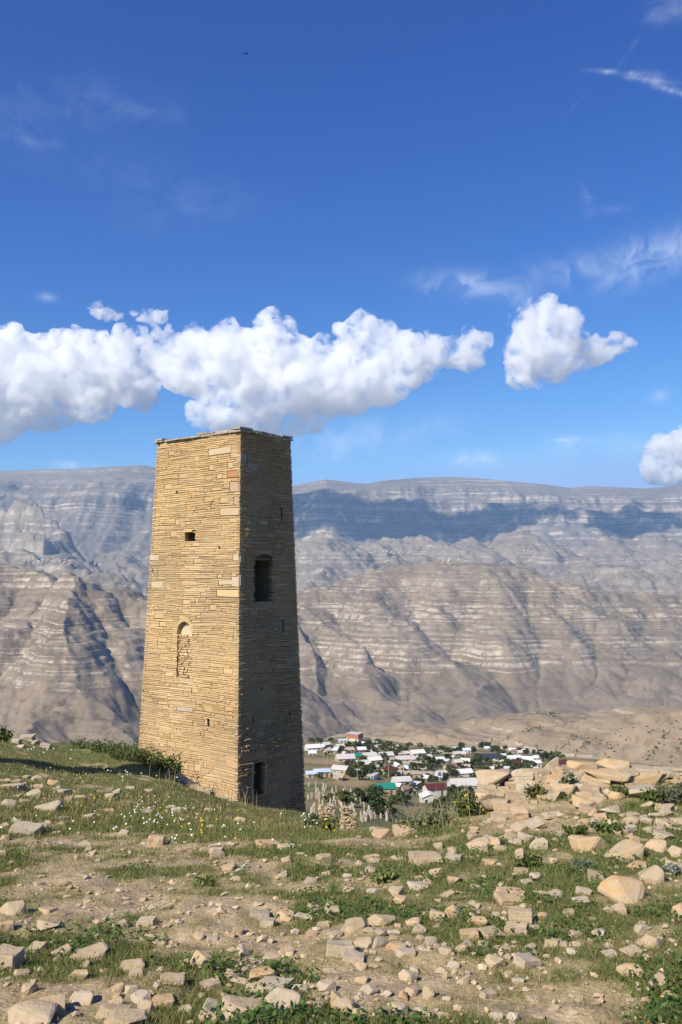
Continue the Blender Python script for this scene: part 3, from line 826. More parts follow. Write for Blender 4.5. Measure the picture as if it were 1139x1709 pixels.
class Tower:
    def __init__(s, x0, y0, ang, sl, sr, batter, zref, ztop, zbot):
        s.o = np.array([x0, y0]); s.u = np.array([-math.cos(ang), math.sin(ang)]); s.v = np.array([math.sin(ang), math.cos(ang)])
        s.sl, s.sr, s.b, s.zref, s.ztop, s.zbot = sl, sr, batter, zref, ztop, zbot
    def corner(s, k, z):
        """k: 0 near, 1 left, 2 far, 3 right; z may be an array"""
        h = np.asarray(z, float) - s.zref
        cu = s.b * h if k in (0, 3) else s.sl - s.b * h
        cv = s.b * h if k in (0, 1) else s.sr - s.b * h
        return s.o + np.multiply.outer(cu, s.u) + np.multiply.outer(cv, s.v)
    # faces: name -> (corner at s=0, corner at s=L, outward normal)
    def face(s, f):
        return {'left': (0, 1, -s.v), 'right': (0, 3, -s.u), 'backl': (1, 2, s.u), 'backr': (3, 2, s.v)}[f]
    def length(s, f, z):
        return (s.sl if f in ('left', 'backr') else s.sr) - 2 * s.b * (np.asarray(z, float) - s.zref)
    def P(s, f, w, z, off=0.0):
        """world points; w: metres from the face's first corner at that height"""
        a, b, n = s.face(f)
        w = np.asarray(w, float); z = np.asarray(z, float); off = np.asarray(off, float)
        A = s.corner(a, z)
        d = s.u if f in ('left', 'backr') else s.v
        q = A + w[..., None] * d + off[..., None] * n
        return np.concatenate([q, z[..., None]], -1)
    def pick(s, f, px, row):
        """(w, z) on a face under a photo point"""
        p0 = s.P(f, np.array(0.0), np.array(0.0)); p1 = s.P(f, np.array(1.0), np.array(0.0)); p2 = s.P(f, np.array(0.0), np.array(1.0))
        n = np.cross(p1 - p0, p2 - p0)
        r = np.array(ray(px, row)); e = np.array([0, 0, EYE])
        t = np.dot(p0 - e, n) / np.dot(r, n)
        q = e + r * t
        a, b, nn = s.face(f)
        d = s.u if f in ('left', 'backr') else s.v
        return float(np.dot(q[:2] - s.corner(a, q[2]), d)), float(q[2])
    def rect(s, f, x0, y0, x1, y1):
        c = [s.pick(f, x, y) for x, y in ((x0, y0), (x1, y0), (x0, y1), (x1, y1))]
        w = sorted(a for a, _ in c); z = sorted(b for _, b in c)
        return ((w[0] + w[1]) / 2, (w[2] + w[3]) / 2, (z[0] + z[1]) / 2, (z[2] + z[3]) / 2)

QUAD_STONE = np.array([[0, 1, 2, 3], [4, 5, 1, 0], [5, 6, 2, 1], [6, 7, 3, 2], [7, 4, 0, 3], [8, 9, 5, 4], [9, 10, 6, 5], [10, 11, 7, 6], [11, 8, 4, 7]])

def stone_verts(T, f, w0, w1, z0, z1, r, depth=0.16, proud=0.0, cham=0.014, wav=True, bulge=True):
    """twelve points: inset front, chamfer ring, back ring"""
    j = lambda k: r.uniform(-k, k)
    hz_ = z1 - z0; hw = w1 - w0
    cj = min(0.012, hz_ * 0.12)
    cw = [w0 + abs(j(cj)), w1 - abs(j(cj)), w1 - abs(j(cj)), w0 + abs(j(cj))]
    cz = [z0 + abs(j(cj)), z0 + abs(j(cj)), z1 - abs(j(cj)), z1 - abs(j(cj))]
    c = min(cham, hz_ * 0.22, hw * 0.22)
    sx = [1, -1, -1, 1]; sz = [1, 1, -1, -1]
    tilt = j(0.006); tilt2 = j(0.005)
    W, Z, O = [], [], []
    for i in range(4):
        W.append(cw[i] + sx[i] * c); Z.append(cz[i] + sz[i] * c); O.append(proud + tilt * sx[i] + tilt2 * sz[i])
    for i in range(4):
        W.append(cw[i]); Z.append(cz[i]); O.append(proud - c * 1.2 + tilt * sx[i] + tilt2 * sz[i])
    for i in range(4):
        W.append(cw[i]); Z.append(cz[i]); O.append(-depth)
    W = np.array(W); Z = np.array(Z); O = np.array(O)
    key = {'left': 0, 'right': 50, 'backl': 100, 'backr': 150}[f]
    Lf = T.length(f, Z); ed = smooth(0.0, 0.5, np.minimum(W, Lf - W))
    if wav:
        Z = Z + ed * 0.05 * pnoise(W * 0.45 + key, Z * 0.5, 701) + ed * 0.018 * pnoise(W * 1.7 + key, Z * 1.5, 703)
    if bulge:
        amp = 0.035 if f == 'left' else 0.075
        O = O + ed * amp * pnoise(W * 0.6 + key, Z * 0.5, 705)
    return T.P(f, W, Z, O)

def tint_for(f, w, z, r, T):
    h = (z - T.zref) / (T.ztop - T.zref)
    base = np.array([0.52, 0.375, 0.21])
    if f != 'left': base = np.array([0.335, 0.235, 0.135])  # faces turned from the sun: shade painted into a darker stone tint
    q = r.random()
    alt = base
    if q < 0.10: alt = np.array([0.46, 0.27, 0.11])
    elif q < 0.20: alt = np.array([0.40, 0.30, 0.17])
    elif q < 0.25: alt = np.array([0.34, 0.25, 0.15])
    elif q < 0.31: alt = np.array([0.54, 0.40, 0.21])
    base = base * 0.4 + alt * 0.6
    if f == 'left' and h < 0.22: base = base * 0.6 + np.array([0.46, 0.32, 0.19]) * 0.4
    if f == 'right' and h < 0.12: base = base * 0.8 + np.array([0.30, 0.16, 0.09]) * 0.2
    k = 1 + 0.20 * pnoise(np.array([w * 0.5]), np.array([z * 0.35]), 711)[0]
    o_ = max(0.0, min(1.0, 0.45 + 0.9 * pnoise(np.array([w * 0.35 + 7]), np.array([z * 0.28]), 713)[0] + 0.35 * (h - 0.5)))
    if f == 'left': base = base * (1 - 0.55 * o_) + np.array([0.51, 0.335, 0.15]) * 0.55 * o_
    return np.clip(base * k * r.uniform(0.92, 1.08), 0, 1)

def collect(verts_list, tints, name):
    n = len(verts_list)
    co = np.concatenate(verts_list)
    fa = (QUAD_STONE[None] + (np.arange(n) * 12)[:, None, None]).reshape(-1, 4)
    col = np.repeat(np.concatenate([np.array(tints), np.ones((n, 1))], 1), 12, 0)
    return raw_mesh(name, co, fa, STONE, {'tint': ('FLOAT_COLOR', col)})

def core_face(T, f, holes, off):
    """quads of the wall behind the stones, holes left open, plus the linings of the holes"""
    zs = sorted({T.zbot, T.ztop} | {h[2] for h in holes} | {h[3] for h in holes})
    V, Fc = [], []
    for z0, z1 in zip(zs[:-1], zs[1:]):
        zm = (z0 + z1) / 2
        cuts = []
        for h in holes:
            if h[2] < zm < h[3]: cuts.append((h[0], h[1]))
        cuts.sort()
        a = 'start'
        for c0, c1 in cuts + [('end', None)]:
            k = len(V)
            for (w, z) in ((a, z0), (c0, z0), (c0, z1), (a, z1)):
                L = float(T.length(f, z))
                ww = -off * -1 * 0 + (0.0 - off if w == 'start' else L + off if w == 'end' else w)
                if w == 'start': ww = abs(off)
                if w == 'end': ww = L - abs(off)
                V.append(T.P(f, np.array(ww), np.array(z), np.array(off)))
            Fc.append([k, k + 1, k + 2, k + 3])
            a = c1
    return V, Fc

def lining(T, f, h, depth, front=-0.02, mat=None):
    w0, w1, z0, z1 = h
    V = []
    for o in (front, -depth):
        for (w, z) in ((w0, z0), (w1, z0), (w1, z1), (w0, z1)):
            V.append(T.P(f, np.array(w), np.array(z), np.array(o)))
    Fc = [[0, 1, 5, 4], [1, 2, 6, 5], [2, 3, 7, 6], [3, 0, 4, 7], [4, 5, 6, 7]]
    return np.array(V), np.array(Fc)

def widen(h):
    e = 0.11 if h[2] - h[1] > 0.2 and h[4] - h[3] > 0.2 else 0.0
    return (h[1] - e, h[2] + e, h[3] - e * 0.3, h[4] + e * 0.3)

def build_tower(T, root, holes, specials, courses, n_parts, seed, fine=True):
    r = random.Random(seed)
    stones = []            # (size key, verts, tint)
    for f in ('left', 'right', 'backl', 'backr'):
        for ci, (z0, z1) in enumerate(courses):
            zm = (z0 + z1) / 2
            L = float(T.length(f, zm))
            own = (ci % 2 == 0) == (f in ('left', 'backr'))
            lo, hi = (r.gauss(0, 0.008), L + r.gauss(0, 0.012)) if own else (0.15, L - 0.15)
            block = []
            for (hf, w0, w1, a, b) in holes:
                if hf == f and a - 0.01 < zm < b + 0.01: block.append((w0 + r.uniform(-0.09, 0.05), w1 + r.uniform(-0.05, 0.09)) if w1 - w0 > 0.2 and hf == 'right' or 0.2 < w1 - w0 < 0.4 and b - a < 0.5 else (w0 + r.uniform(-0.03, 0.01), w1 + r.uniform(-0.01, 0.03)) if w1 - w0 > 0.2 else (w0, w1))
            for (sf, w0, w1, a, b, tn) in specials:
                if sf == f and a < zm < b: block.append((w0, w1))
            block.sort()
            free = []; a = lo
            for (b0, b1) in block:
                if b0 > a + 0.03: free.append((a, b0))
                a = max(a, b1)
            if a < hi - 0.03: free.append((a, hi))
            big = 1.0 if f in ('left', 'backl') else 0.8
            if zm < T.zref + 3.0 and f == 'right': big = 0.62
            for (a, b) in free:
                w = a
                while w < b - 1e-6:
                    ln = r.choice([0.22, 0.3, 0.4, 0.5, 0.65, 0.85, 1.1]) * r.uniform(0.8, 1.25) * big
                    if b - w - ln < 0.10: ln = b - w
                    gap = r.uniform(0.003, 0.010)
                    g = r.uniform(0.002, 0.008)
                    rough_low = f == 'right' and zm < T.zref + 4.5
                    proud = r.gauss(0, 0.018 if rough_low else 0.005)
                    if w + ln - gap - w < 0.05: w += ln; continue
                    zz0 = z0 + g * 0.5 + r.uniform(-0.006, 0.006); zz1 = z1 - g * 0.5 + r.uniform(-0.006, 0.006)
                    vv = stone_verts(T, f, w, w + ln - gap, zz0, zz1, r, proud=proud, cham=0.024 if rough_low else 0.007)
                    key = ln * (z1 - z0) if f == 'left' else ln * (z1 - z0) * 0.75 if f == 'right' else 0
                    if zm < T.zref - (0.3 if f == 'right' else -0.7): key *= 0.1
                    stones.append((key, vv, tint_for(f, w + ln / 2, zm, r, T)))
                    w += ln
    for (f, w0, w1, a, b, tn) in specials:
        vv = stone_verts(T, f, w0, w1 - 0.01, a + 0.005, b - 0.005, r, proud=0.004 if tn is not None else 0.0, cham=0.016)
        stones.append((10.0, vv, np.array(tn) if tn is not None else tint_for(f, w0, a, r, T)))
    stones.sort(key=lambda q: -q[0])
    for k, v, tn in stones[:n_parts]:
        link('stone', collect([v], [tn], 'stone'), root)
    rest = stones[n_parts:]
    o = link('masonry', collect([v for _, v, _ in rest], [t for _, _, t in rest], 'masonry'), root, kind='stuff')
    V, Fc = [], []
    for f in ('left', 'right', 'backl', 'backr'):
        hs = [widen(h) for h in holes if h[0] == f]
        v, fc = core_face(T, f, hs, -0.040)
        Fc += [[i + len(V) for i in q] for q in fc]; V += v
    k = len(V)
    for c in (0, 1, 2, 3):
        p = T.corner(c, T.ztop - 0.02); V.append(np.array([p[0], p[1], T.ztop - 0.02]))
    Fc.append([k, k + 1, k + 2, k + 3])
    link('wall_core', raw_mesh('wall_core', np.array(V), Fc, CORE), root)

def roof_slabs(T, root, r):
    for f in ('left', 'right', 'backl', 'backr'):
        for layer in range(2):
            L = float(T.length(f, T.ztop)); w = -0.08
            while w < L + 0.04:
                ln = r.uniform(0.28, 0.62)
                if layer == 1 and not (w < 2.2 if f in ('left', 'right') else r.random() < 0.4):
                    w += ln; continue
                th = r.uniform(0.045, 0.085)
                z0 = T.ztop + (0.0 if layer == 0 else 0.085) + r.uniform(-0.01, 0.015)
                out = r.uniform(0.02, 0.15) - 0.05 * layer
                wid = r.uniform(0.35, 0.6)
                e = min(w + ln - 0.015, L + 0.09)
                V = []
                for o_ in (out, -wid):
                    for (ww, zz) in ((w, z0), (e, z0), (e, z0 + th), (w, z0 + th)):
                        V.append(T.P(f, np.array(ww + r.uniform(-.015, .015)), np.array(zz + r.uniform(-.01, .01)), np.array(o_ + r.uniform(-.025, .025))))
                if f == 'left' or True:
                    me = raw_mesh('roof_slab', np.array(V), [[0, 1, 2, 3], [4, 7, 6, 5], [0, 4, 5, 1], [1, 5, 6, 2], [2, 6, 7, 3], [3, 7, 4, 0]], SLATE)
                    link('roof_slab', me, root)
                w += ln

def empty(name, loc, label=None, cat=None, group=None):
    o = bpy.data.objects.new(name, None); COL.objects.link(o); o.location = loc
    o.empty_display_size = 0.5
    return tag(o, label, cat, group)

def course_levels(z0, z1, r, lo=0.054, hi=0.090):
    out = []; z = z0
    while z < z1 - 0.04:
        h = r.uniform(lo, hi)
        if z < z0 + 3.2: h *= 1.25
        if z + h > z1 - 0.05: h = z1 - z
        out.append((z, z + h)); z += h
    return out

def main_tower():
    T = Tower(-3.618, 31.0, R(38.1), 5.514, 3.643, 0.032, -6.4, 6.86, -8.6)
    r = random.Random(11)
    root = empty('stone_tower', (0, 0, 0), 'tall tapering watchtower of golden layered stone on the grassy slope', 'tower')
    courses = course_levels(-8.6, 6.86, r)
    H = {}
    zs_ = [c[0] for c in courses]
    def hole(key, f, x0, y0, x1, y1):
        H[key] = (f, *T.rect(f, x0, y0, x1, y1))
    hole('niche', 'left', 296, 1037, 319, 1131)
    hole('hole', 'left', 310, 888, 325, 904)
    hole('slit', 'left', 346, 1201, 350, 1213)
    hole('putlog', 'left', 293.5, 819, 296.5, 824)
    hole('putlog2', 'left', 364, 912, 366.5, 916.5)
    hole('putlog3', 'left', 260, 973, 262.5, 977)
    hole('putlog4', 'left', 238, 1150, 241, 1157)
    hole('window', 'right', 427, 929, 455, 1003)
    hole('gap', 'right', 437, 922.5, 452, 928.5)
    hole('gap2', 'right', 425, 930, 429.5, 935)
    hole('gap3', 'left', 321, 885, 327, 889)
    hole('door', 'right', 425, 1271, 440, 1329)
    hole('slit2', 'right', 468.5, 846, 471, 868)
    hole('slit3', 'right', 471.5, 1034, 474.5, 1054)
    hole('slit5', 'right', 483, 1180, 485.5, 1196)
    hole('slit6', 'right', 423.5, 1196, 425.5, 1208)
    hole('putlog5', 'right', 437, 1147, 440, 1152)
    holes = list(H.values())
    S = []
    def big(f, x0, y0, x1, y1, tn):
        w0, w1, z0, z1 = T.rect(f, x0, y0, x1, y1)
        zs = [c[0] for c in courses] + [courses[-1][1]]
        z0 = min(zs, key=lambda q: abs(q - z0)); z1 = min((q for q in zs if q > z0 + 0.05), key=lambda q: abs(q - z1))
        S.append((f, max(w0, 0.0), w1, z0, z1, tn))
    pale = (0.52, 0.42, 0.29); pink = (0.44, 0.30, 0.20); red = (0.42, 0.20, 0.10); yel = (0.58, 0.42, 0.22)
    big('left', 348, 749, 386, 760, pale); big('left', 379, 784, 398, 798, red); big('left', 383, 805, 399, 821, pink)
    big('left', 390, 829, 399, 845, pink); big('left', 366, 847, 399, 862, (0.50, 0.37, 0.23)); big('left', 365, 968, 387, 979, pale)
    big('left', 362, 983, 399, 997, yel); big('left', 386, 964, 399, 981, pale); big('left', 388, 926, 399, 938, pale)
    big('left', 295, 1180, 322, 1189, (0.46, 0.38, 0.29)); big('left', 375, 1268, 397, 1283, (0.50, 0.33, 0.19)); big('left', 250, 925, 265, 935, pale)
    big('left', 252, 972, 272, 982, pale); big('left', 390, 1050, 394, 1068, yel); big('left', 342, 1201, 345.5, 1213, pale)
    big('left', 262, 736, 266, 744, red); big('left', 302, 968, 330, 978, (0.48, 0.35, 0.20))
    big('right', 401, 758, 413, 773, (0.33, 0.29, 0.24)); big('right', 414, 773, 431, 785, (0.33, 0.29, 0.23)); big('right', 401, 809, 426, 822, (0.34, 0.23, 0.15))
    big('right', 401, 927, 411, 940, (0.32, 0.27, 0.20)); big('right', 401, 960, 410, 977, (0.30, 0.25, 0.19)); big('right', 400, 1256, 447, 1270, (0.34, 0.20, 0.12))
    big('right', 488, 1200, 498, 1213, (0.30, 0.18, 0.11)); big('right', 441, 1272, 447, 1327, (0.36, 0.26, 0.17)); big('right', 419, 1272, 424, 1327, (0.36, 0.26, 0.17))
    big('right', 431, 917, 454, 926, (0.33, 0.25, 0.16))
    zs = [c[0] for c in courses] + [courses[-1][1]]
    def overlaps(f, w0, w1, a, b):
        for q in [(s[0], s[1], s[2], s[3], s[4]) for s in S] + holes:
            if q[0] == f and w0 < q[2] + 0.05 and w1 > q[1] - 0.05 and a < q[4] + 0.02 and b > q[3] - 0.02: return True
        return False
    for f, n in (('left', 110), ('right', 110)):
        for _ in range(n):
            k = r.randrange(12, len(courses) - 6) if f == 'left' else (r.randrange(8, len(courses) - 6) if r.random() < 0.5 else r.randrange(8, 60))
            m = r.choice([2, 2, 3, 3]) ; L = float(T.length(f, zs[k]))
            w0 = r.uniform(0.18, L - 0.9); w1 = w0 + r.uniform(0.14, 0.6)
            if not overlaps(f, w0, w1, zs[k], zs[k + m]): S.append((f, w0, w1, zs[k], zs[k + m], None))
    build_tower(T, root, holes, S, courses, 300, 12)
    roof_slabs(T, root, r)
    # linings of the openings
    deep = {'window': 1.0, 'door': 1.1, 'hole': 0.7, 'niche': 0.17}
    nm = {'window': 'window_recess', 'door': 'doorway', 'niche': 'blind_niche', 'hole': 'broken_hole'}
    for k, h in H.items():
        v, fc = lining(T, h[0], widen(h) if k != 'niche' else h[1:], deep.get(k, 0.45), -0.045)
        link(nm.get(k, 'slit' if k.startswith('slit') else 'putlog_hole'), raw_mesh('lining', v, fc, PLASTER if k == 'niche' else INNER), root)
    # arched head of the niche: voussoirs and the corner fillings between arch and square opening
    f, w0, w1, z0, z1 = H['niche']
    cw = (w0 + w1) / 2; rad = (w1 - w0) / 2; cz = z1 - rad
    n = 9
    for i in range(n):
        a0 = math.pi * i / n + 0.02; a1 = math.pi * (i + 1) / n - 0.02
        ro = rad + 0.13 + 0.02 * (i % 2)
        V = []
        for o_ in (0.018, -0.2):
            for (aa, rr_) in ((a0, rad - 0.005), (a1, rad - 0.005), (a1, ro), (a0, ro)):
                V.append(T.P(f, np.array(cw + rr_ * math.cos(aa)), np.array(cz + rr_ * math.sin(aa)), np.array(o_)))
        tn = np.tile(np.array([0.49, 0.36, 0.20, 1]) * np.array([*([r.uniform(0.85, 1.1)] * 3), 1]), (8, 1))
        link('voussoir', raw_mesh('voussoir', np.array(V), [[0, 1, 2, 3], [4, 7, 6, 5], [0, 4, 5, 1], [1, 5, 6, 2], [2, 6, 7, 3], [3, 7, 4, 0]], STONE, {'tint': ('FLOAT_COLOR', tn)}), root)
    # rubble that walls up the lower niche
    zf = T.pick('left', 307, 1062)[1]
    z = z0
    vs, ts = [], []
    while z < zf:
        hh = r.uniform(0.05, 0.12); w = w0 + 0.01
        while w < w1 - 0.03:
            ln = min(r.uniform(0.07, 0.26), w1 - 0.01 - w)
            if ln > 0.03:
                v = stone_verts(T, f, w, w + ln - 0.012, z + 0.006, z + hh - 0.006, r, depth=0.28, proud=r.uniform(-0.07, -0.015), wav=False)
                link('infill_stone', collect([v], [tint_for(f, w, z, r, T)], 'infill_stone'), root)
            w += ln
        z += hh
    return T
TOWER = main_tower()

def neighbour_tower():
    """The neighbouring ruin outside the frame whose shadow lies across the slope."""
    bx, by = -18.6, 13.6
    z = gz(bx, by)
    T = Tower(bx, by, R(38), 2.5, 2.3, 0.012, z, z + NEIGHBOUR_H, z - 1.5)
    r = random.Random(5)
    root = empty('ruined_tower', (0, 0, 0), 'narrow ruined watchtower up the slope, standing outside the view', 'tower')
    build_tower(T, root, [], [], course_levels(z - 1.5, z + NEIGHBOUR_H, r, 0.12, 0.2), 0, 6)
    roof_slabs(T, root, r)
NEIGHBOUR_H = 12.2
neighbour_tower()

# ---------------------------------------------------------------- loose rock
def rock_mat(name, lo, hi, seed):
    t = NT(name, 0.9)
    p = t.obj(); w = t.pos()
    rnd = t.node('ShaderNodeObjectInfo').outputs['Random']
    base = t.mix(rnd, lo, hi)
    big = t.noise(1.7, 5, 0.6, t.map(p, (1, 1, 1.6)))
    fine = t.noise(30.0, 6, 0.7, w)
    c = t.mix(t.step(big, 0.40, 0.64), base, (0.42, 0.335, 0.23))
    c = t.mix(0.45, c, t.mix(fine, (0.6, 0.6, 0.6), (1.35, 1.32, 1.28)), 'MULTIPLY')
    c = t.mix(t.math('MULTIPLY', t.step(t.noise(4.0, 5, 0.65, w), 0.60, 0.70), 0.55), c, (0.33, 0.24, 0.13))
    c = t.mix(t.math('MULTIPLY', t.step(t.noise(9.0, 5, 0.7, w), 0.56, 0.68), 0.6), c, (0.24, 0.205, 0.16))
    c = t.mix(t.math('MULTIPLY', t.step(t.noise(23.0, 3, 0.6, w), 0.66, 0.72), 0.5), c, (0.42, 0.24, 0.08))
    t.col(c)
    t.bump(t.math('ADD', t.noise(18.0, 6, 0.7, w), t.math('MULTIPLY', big, 0.6)), 0.55, 0.02)
    return t.m

RTAN = rock_mat('tan_limestone', (0.36, 0.265, 0.16), (0.45, 0.345, 0.22), 0)
ROCH = rock_mat('ochre_sandstone', (0.44, 0.29, 0.145), (0.50, 0.36, 0.21), 1)
RPAL = rock_mat('pale_grey_limestone', (0.37, 0.30, 0.21), (0.45, 0.375, 0.28), 2)
RMATS = {'tan': RTAN, 'ochre': ROCH, 'pale': RPAL}

def rock_shape(seed, form):
    """An angular lump inside the unit box: convex hull of scattered points, its edges worn."""
    r = random.Random(seed)
    bm = bmesh.new()
    n = {'blocky': 13, 'flat': 14, 'wedge': 11, 'rounded': 26}[form]
    for _ in range(n):
        p = Vector((r.gauss(0, 1), r.gauss(0, 1), r.gauss(0, 1))).normalized()
        e = {'blocky': 0.42, 'flat': 0.50, 'wedge': 0.55, 'rounded': 0.9}[form]
        v = Vector([math.copysign(abs(c) ** e, c) for c in p]) * 0.5 * r.uniform(0.82, 1.0)
        if form == 'wedge': v.z *= 0.45 + 0.9 * (v.x + 0.5) * 0.6
        bm.verts.new(v)
    res = bmesh.ops.convex_hull(bm, input=bm.verts)
    bmesh.ops.delete(bm, geom=list({g for g in res['geom_interior'] + res['geom_unused'] if isinstance(g, bmesh.types.BMVert)}), context='VERTS')
    bmesh.ops.dissolve_limit(bm, angle_limit=R(7), verts=bm.verts, edges=bm.edges)
    bmesh.ops.bevel(bm, geom=bm.edges[:], offset=0.045 if form != 'rounded' else 0.07, segments=1 if form != 'rounded' else 2, profile=0.6, affect='EDGES', clamp_overlap=True)
    bmesh.ops.triangulate(bm, faces=[f for f in bm.faces if len(f.verts) > 4])
    for v in bm.verts:
        v.co += 0.020 * Vector((mnoise.noise(v.co * 3 + Vector((seed, 0, 0))), mnoise.noise(v.co * 3 + Vector((0, seed, 9))), mnoise.noise(v.co * 3 + Vector((4, 0, seed)))))
    lo = Vector([min(v.co[i] for v in bm.verts) for i in range(3)]); hi = Vector([max(v.co[i] for v in bm.verts) for i in range(3)])
    for v in bm.verts:
        v.co = Vector([(v.co[i] - lo[i]) / (hi[i] - lo[i]) - 0.5 for i in range(3)])
    me = bpy.data.meshes.new('rock'); bm.to_mesh(me); bm.free()
    return me

def slab_shape(seed):
    """A roughly squared block: jittered box with worn arrises."""
    r = random.Random(seed)
    bm = bmesh.new(); bmesh.ops.create_cube(bm, size=1.0)
    for v in bm.verts: v.co = Vector([c * r.uniform(0.78, 1.0) for c in v.co])
    bmesh.ops.subdivide_edges(bm, edges=bm.edges[:], cuts=2, use_grid_fill=True)
    for v in bm.verts:
        n = mnoise.noise_vector(v.co * 2.2 + Vector((seed * 1.7, 0, 0))); m = mnoise.noise_vector(v.co * 5.0 + Vector((0, seed, 0)))
        v.co += Vector((n.x * 0.07 + m.x * 0.03, n.y * 0.07 + m.y * 0.03, n.z * 0.09 + m.z * 0.05))
    bmesh.ops.bevel(bm, geom=[e for e in bm.edges if e.calc_face_angle(0) > 0.7], offset=0.03, segments=1, affect='EDGES', clamp_overlap=True)
    lo = Vector([min(v.co[i] for v in bm.verts) for i in range(3)]); hi = Vector([max(v.co[i] for v in bm.verts) for i in range(3)])
    for v in bm.verts: v.co = Vector([(v.co[i] - lo[i]) / (hi[i] - lo[i]) - 0.5 for i in range(3)])
    me = bpy.data.meshes.new('rock'); bm.to_mesh(me); bm.free()
    return me

FORMS = ('blocky', 'flat', 'wedge', 'rounded')
ROCKS = {(f, t): [] for f in FORMS for t in RMATS}
for fi, f in enumerate(FORMS):
    for k in range(6):
        base = rock_shape(100 * fi + k, f)
        for t in RMATS:
            m = base.copy(); m.materials.append(RMATS[t]); ROCKS[(f, t)].append(m)

for t in RMATS: ROCKS[('slab', t)] = []
for k in range(8):
    base = slab_shape(900 + k)
    for t in RMATS:
        m = base.copy(); m.materials.append(RMATS[t]); ROCKS[('slab', t)].append(m)

ROCK_LIST = []          # (object, form, tone, size, zone)
rk = random.Random(21)

def put_rock(pos, w, dpt, h, form, tone, rot=None, sink=0.25, tilt=0.18, name='rock', parent=None):
    me = rk.choice(ROCKS[('slab' if form in ('flat', 'blocky') and rk.random() < 0.45 else form, tone)])
    o = bpy.data.objects.new(name, me); COL.objects.link(o)
    o.scale = (w, dpt, h)
    o.rotation_euler = (rk.uniform(-tilt, tilt), rk.uniform(-tilt, tilt), rk.uniform(-0.5, 0.5) if rot is None else rot)
    o.location = (pos.x, pos.y, pos.z + h * (0.5 - sink))
    if parent is not None: o.parent = parent
    return o

# rocks one can pick out in the photograph: (column, row of the middle, width, height) in its pixels
SPOTS = """20 1520 40 25;79 1522 29 14;80 1546 35 15;11 1550 23 20;12 1605 43 40;104 1590 30 22;152 1592 55 25;59 1584 30 11;37 1624 23 11;132 1629 30 17;50 1652 25 20;135 1671 38 27;48 1700 75 35;86 1682 43 20;
185 1690 50 15;212 1706 60 15;222 1614 38 18;228 1627 22 12;335 1602 35 28;310 1610 18 16;288 1637 40 15;197 1650 20 16;220 1651 20 15;240 1682 28 20;235 1668 32 16;272 1670 35 13;352 1647 30 13;355 1685 40 24;350 1702 35 18;402 1688 66 20;
390 1626 33 18;399 1641 28 14;440 1628 45 20;458 1648 48 20;425 1654 28 20;470 1677 60 46;425 1675 30 13;545 1650 30 18;561 1675 22 40;527 1678 30 14;568 1588 45 28;480 1590 20 20;406 1590 23 17;452 1600 30 18;417 1609 15 16;
245 1542 29 15;200 1546 22 12;291 1539 13 9;332 1566 18 15;355 1571 18 10;245 1567 19 15;397 1556 18 16;434 1529 30 14;447 1542 22 15;480 1530 30 14;505 1531 30 14;362 1427 25 14;479 1439 14 12;555 1522 22 15;
661 1492 25 20;698 1480 32 12;710 1435 50 20;757 1437 25 17;727 1460 22 16;637 1537 42 20;730 1531 26 18;755 1525 22 24;796 1541 30 20;784 1562 30 20;820 1561 35 13;869 1531 38 28;862 1555 38 20;852 1492 40 15;924 1494 28 14;849 1506 38 10;
970 1505 28 10;1040 1490 72 45;1046 1426 62 30;1088 1464 38 33;1128 1448 30 22;1064 1447 32 12;1135 1527 25 30;1037 1520 22 22;1017 1522 18 15;1088 1575 35 28;1070 1555 22 17;1055 1590 32 18;1017 1593 23 14;1052 1622 35 20;922 1577 23 18;
827 1610 33 20;880 1607 35 20;682 1630 30 22;715 1657 22 25;687 1656 25 18;775 1640 18 18;742 1632 11 17;757 1614 20 15;592 1550 43 25;607 1575 30 15;635 1577 25 15;662 1582 32 17;677 1595 30 15;590 1602 34 16;602 1615 20 14;577 1682 30 28;
597 1693 28 18;665 1685 30 17;580 1487 15 14;1099 1642 30 22;975 1489 25 12;880 1474 18 8;995 1465 25 15;895 1462 22 10;983 1410 55 32;900 1413 27 22;867 1428 17 22;1050 1388 20 15;1093 1411 27 13;1108 1396 33 13;1130 1423 27 23;926 1440 15 12;
1053 1370 27 17;1079 1370 20 12;1106 1375 37 18;1131 1371 27 13;1030 1330 28 18;1076 1325 57 20;21 1315 38 16;54 1327 28 12;84 1347 38 20;114 1334 14 12;14 1345 25 20;42 1387 45 16;104 1322 25 9;261 1406 26 23;363 1424 26 17;356 1413 18 9;
342 1420 15 8;390 1411 20 9;149 1419 12 12;142 1410 20 9;70 1380 17 9;181 1357 20 8;246 1356 22 9;307 1350 15 7;348 1352 15 7;219 1315 15 7;196 1322 12 9;251 1322 17 8;63 1300 20 10;8 1400 15 12;46 1229 22 13;25 1238 18 10;76 1247 16 9;60 1241 14 9;36 1246 12 8;
635 1396 29 16;631 1384 31 9;677 1392 37 7;660 1378 14 12;478 1415 27 14;478 1437 14 10;446 1410 35 9;540 1432 23 12;733 1415 17 15;755 1422 17 19;716 1432 27 15;620 1432 25 10;820 1440 26 10;790 1400 22 14;806 1420 18 12;760 1470 24 10;
948 1523 20 12;960 1560 22 12;905 1530 18 10;700 1555 20 14;720 1575 22 14;745 1590 24 13;690 1540 22 14;770 1585 20 12;808 1580 22 12;840 1585 20 10;655 1560 20 12;615 1555 18 11;560 1560 22 12;540 1545 20 11;520 1560 18 11"""
LANDMARKS = []
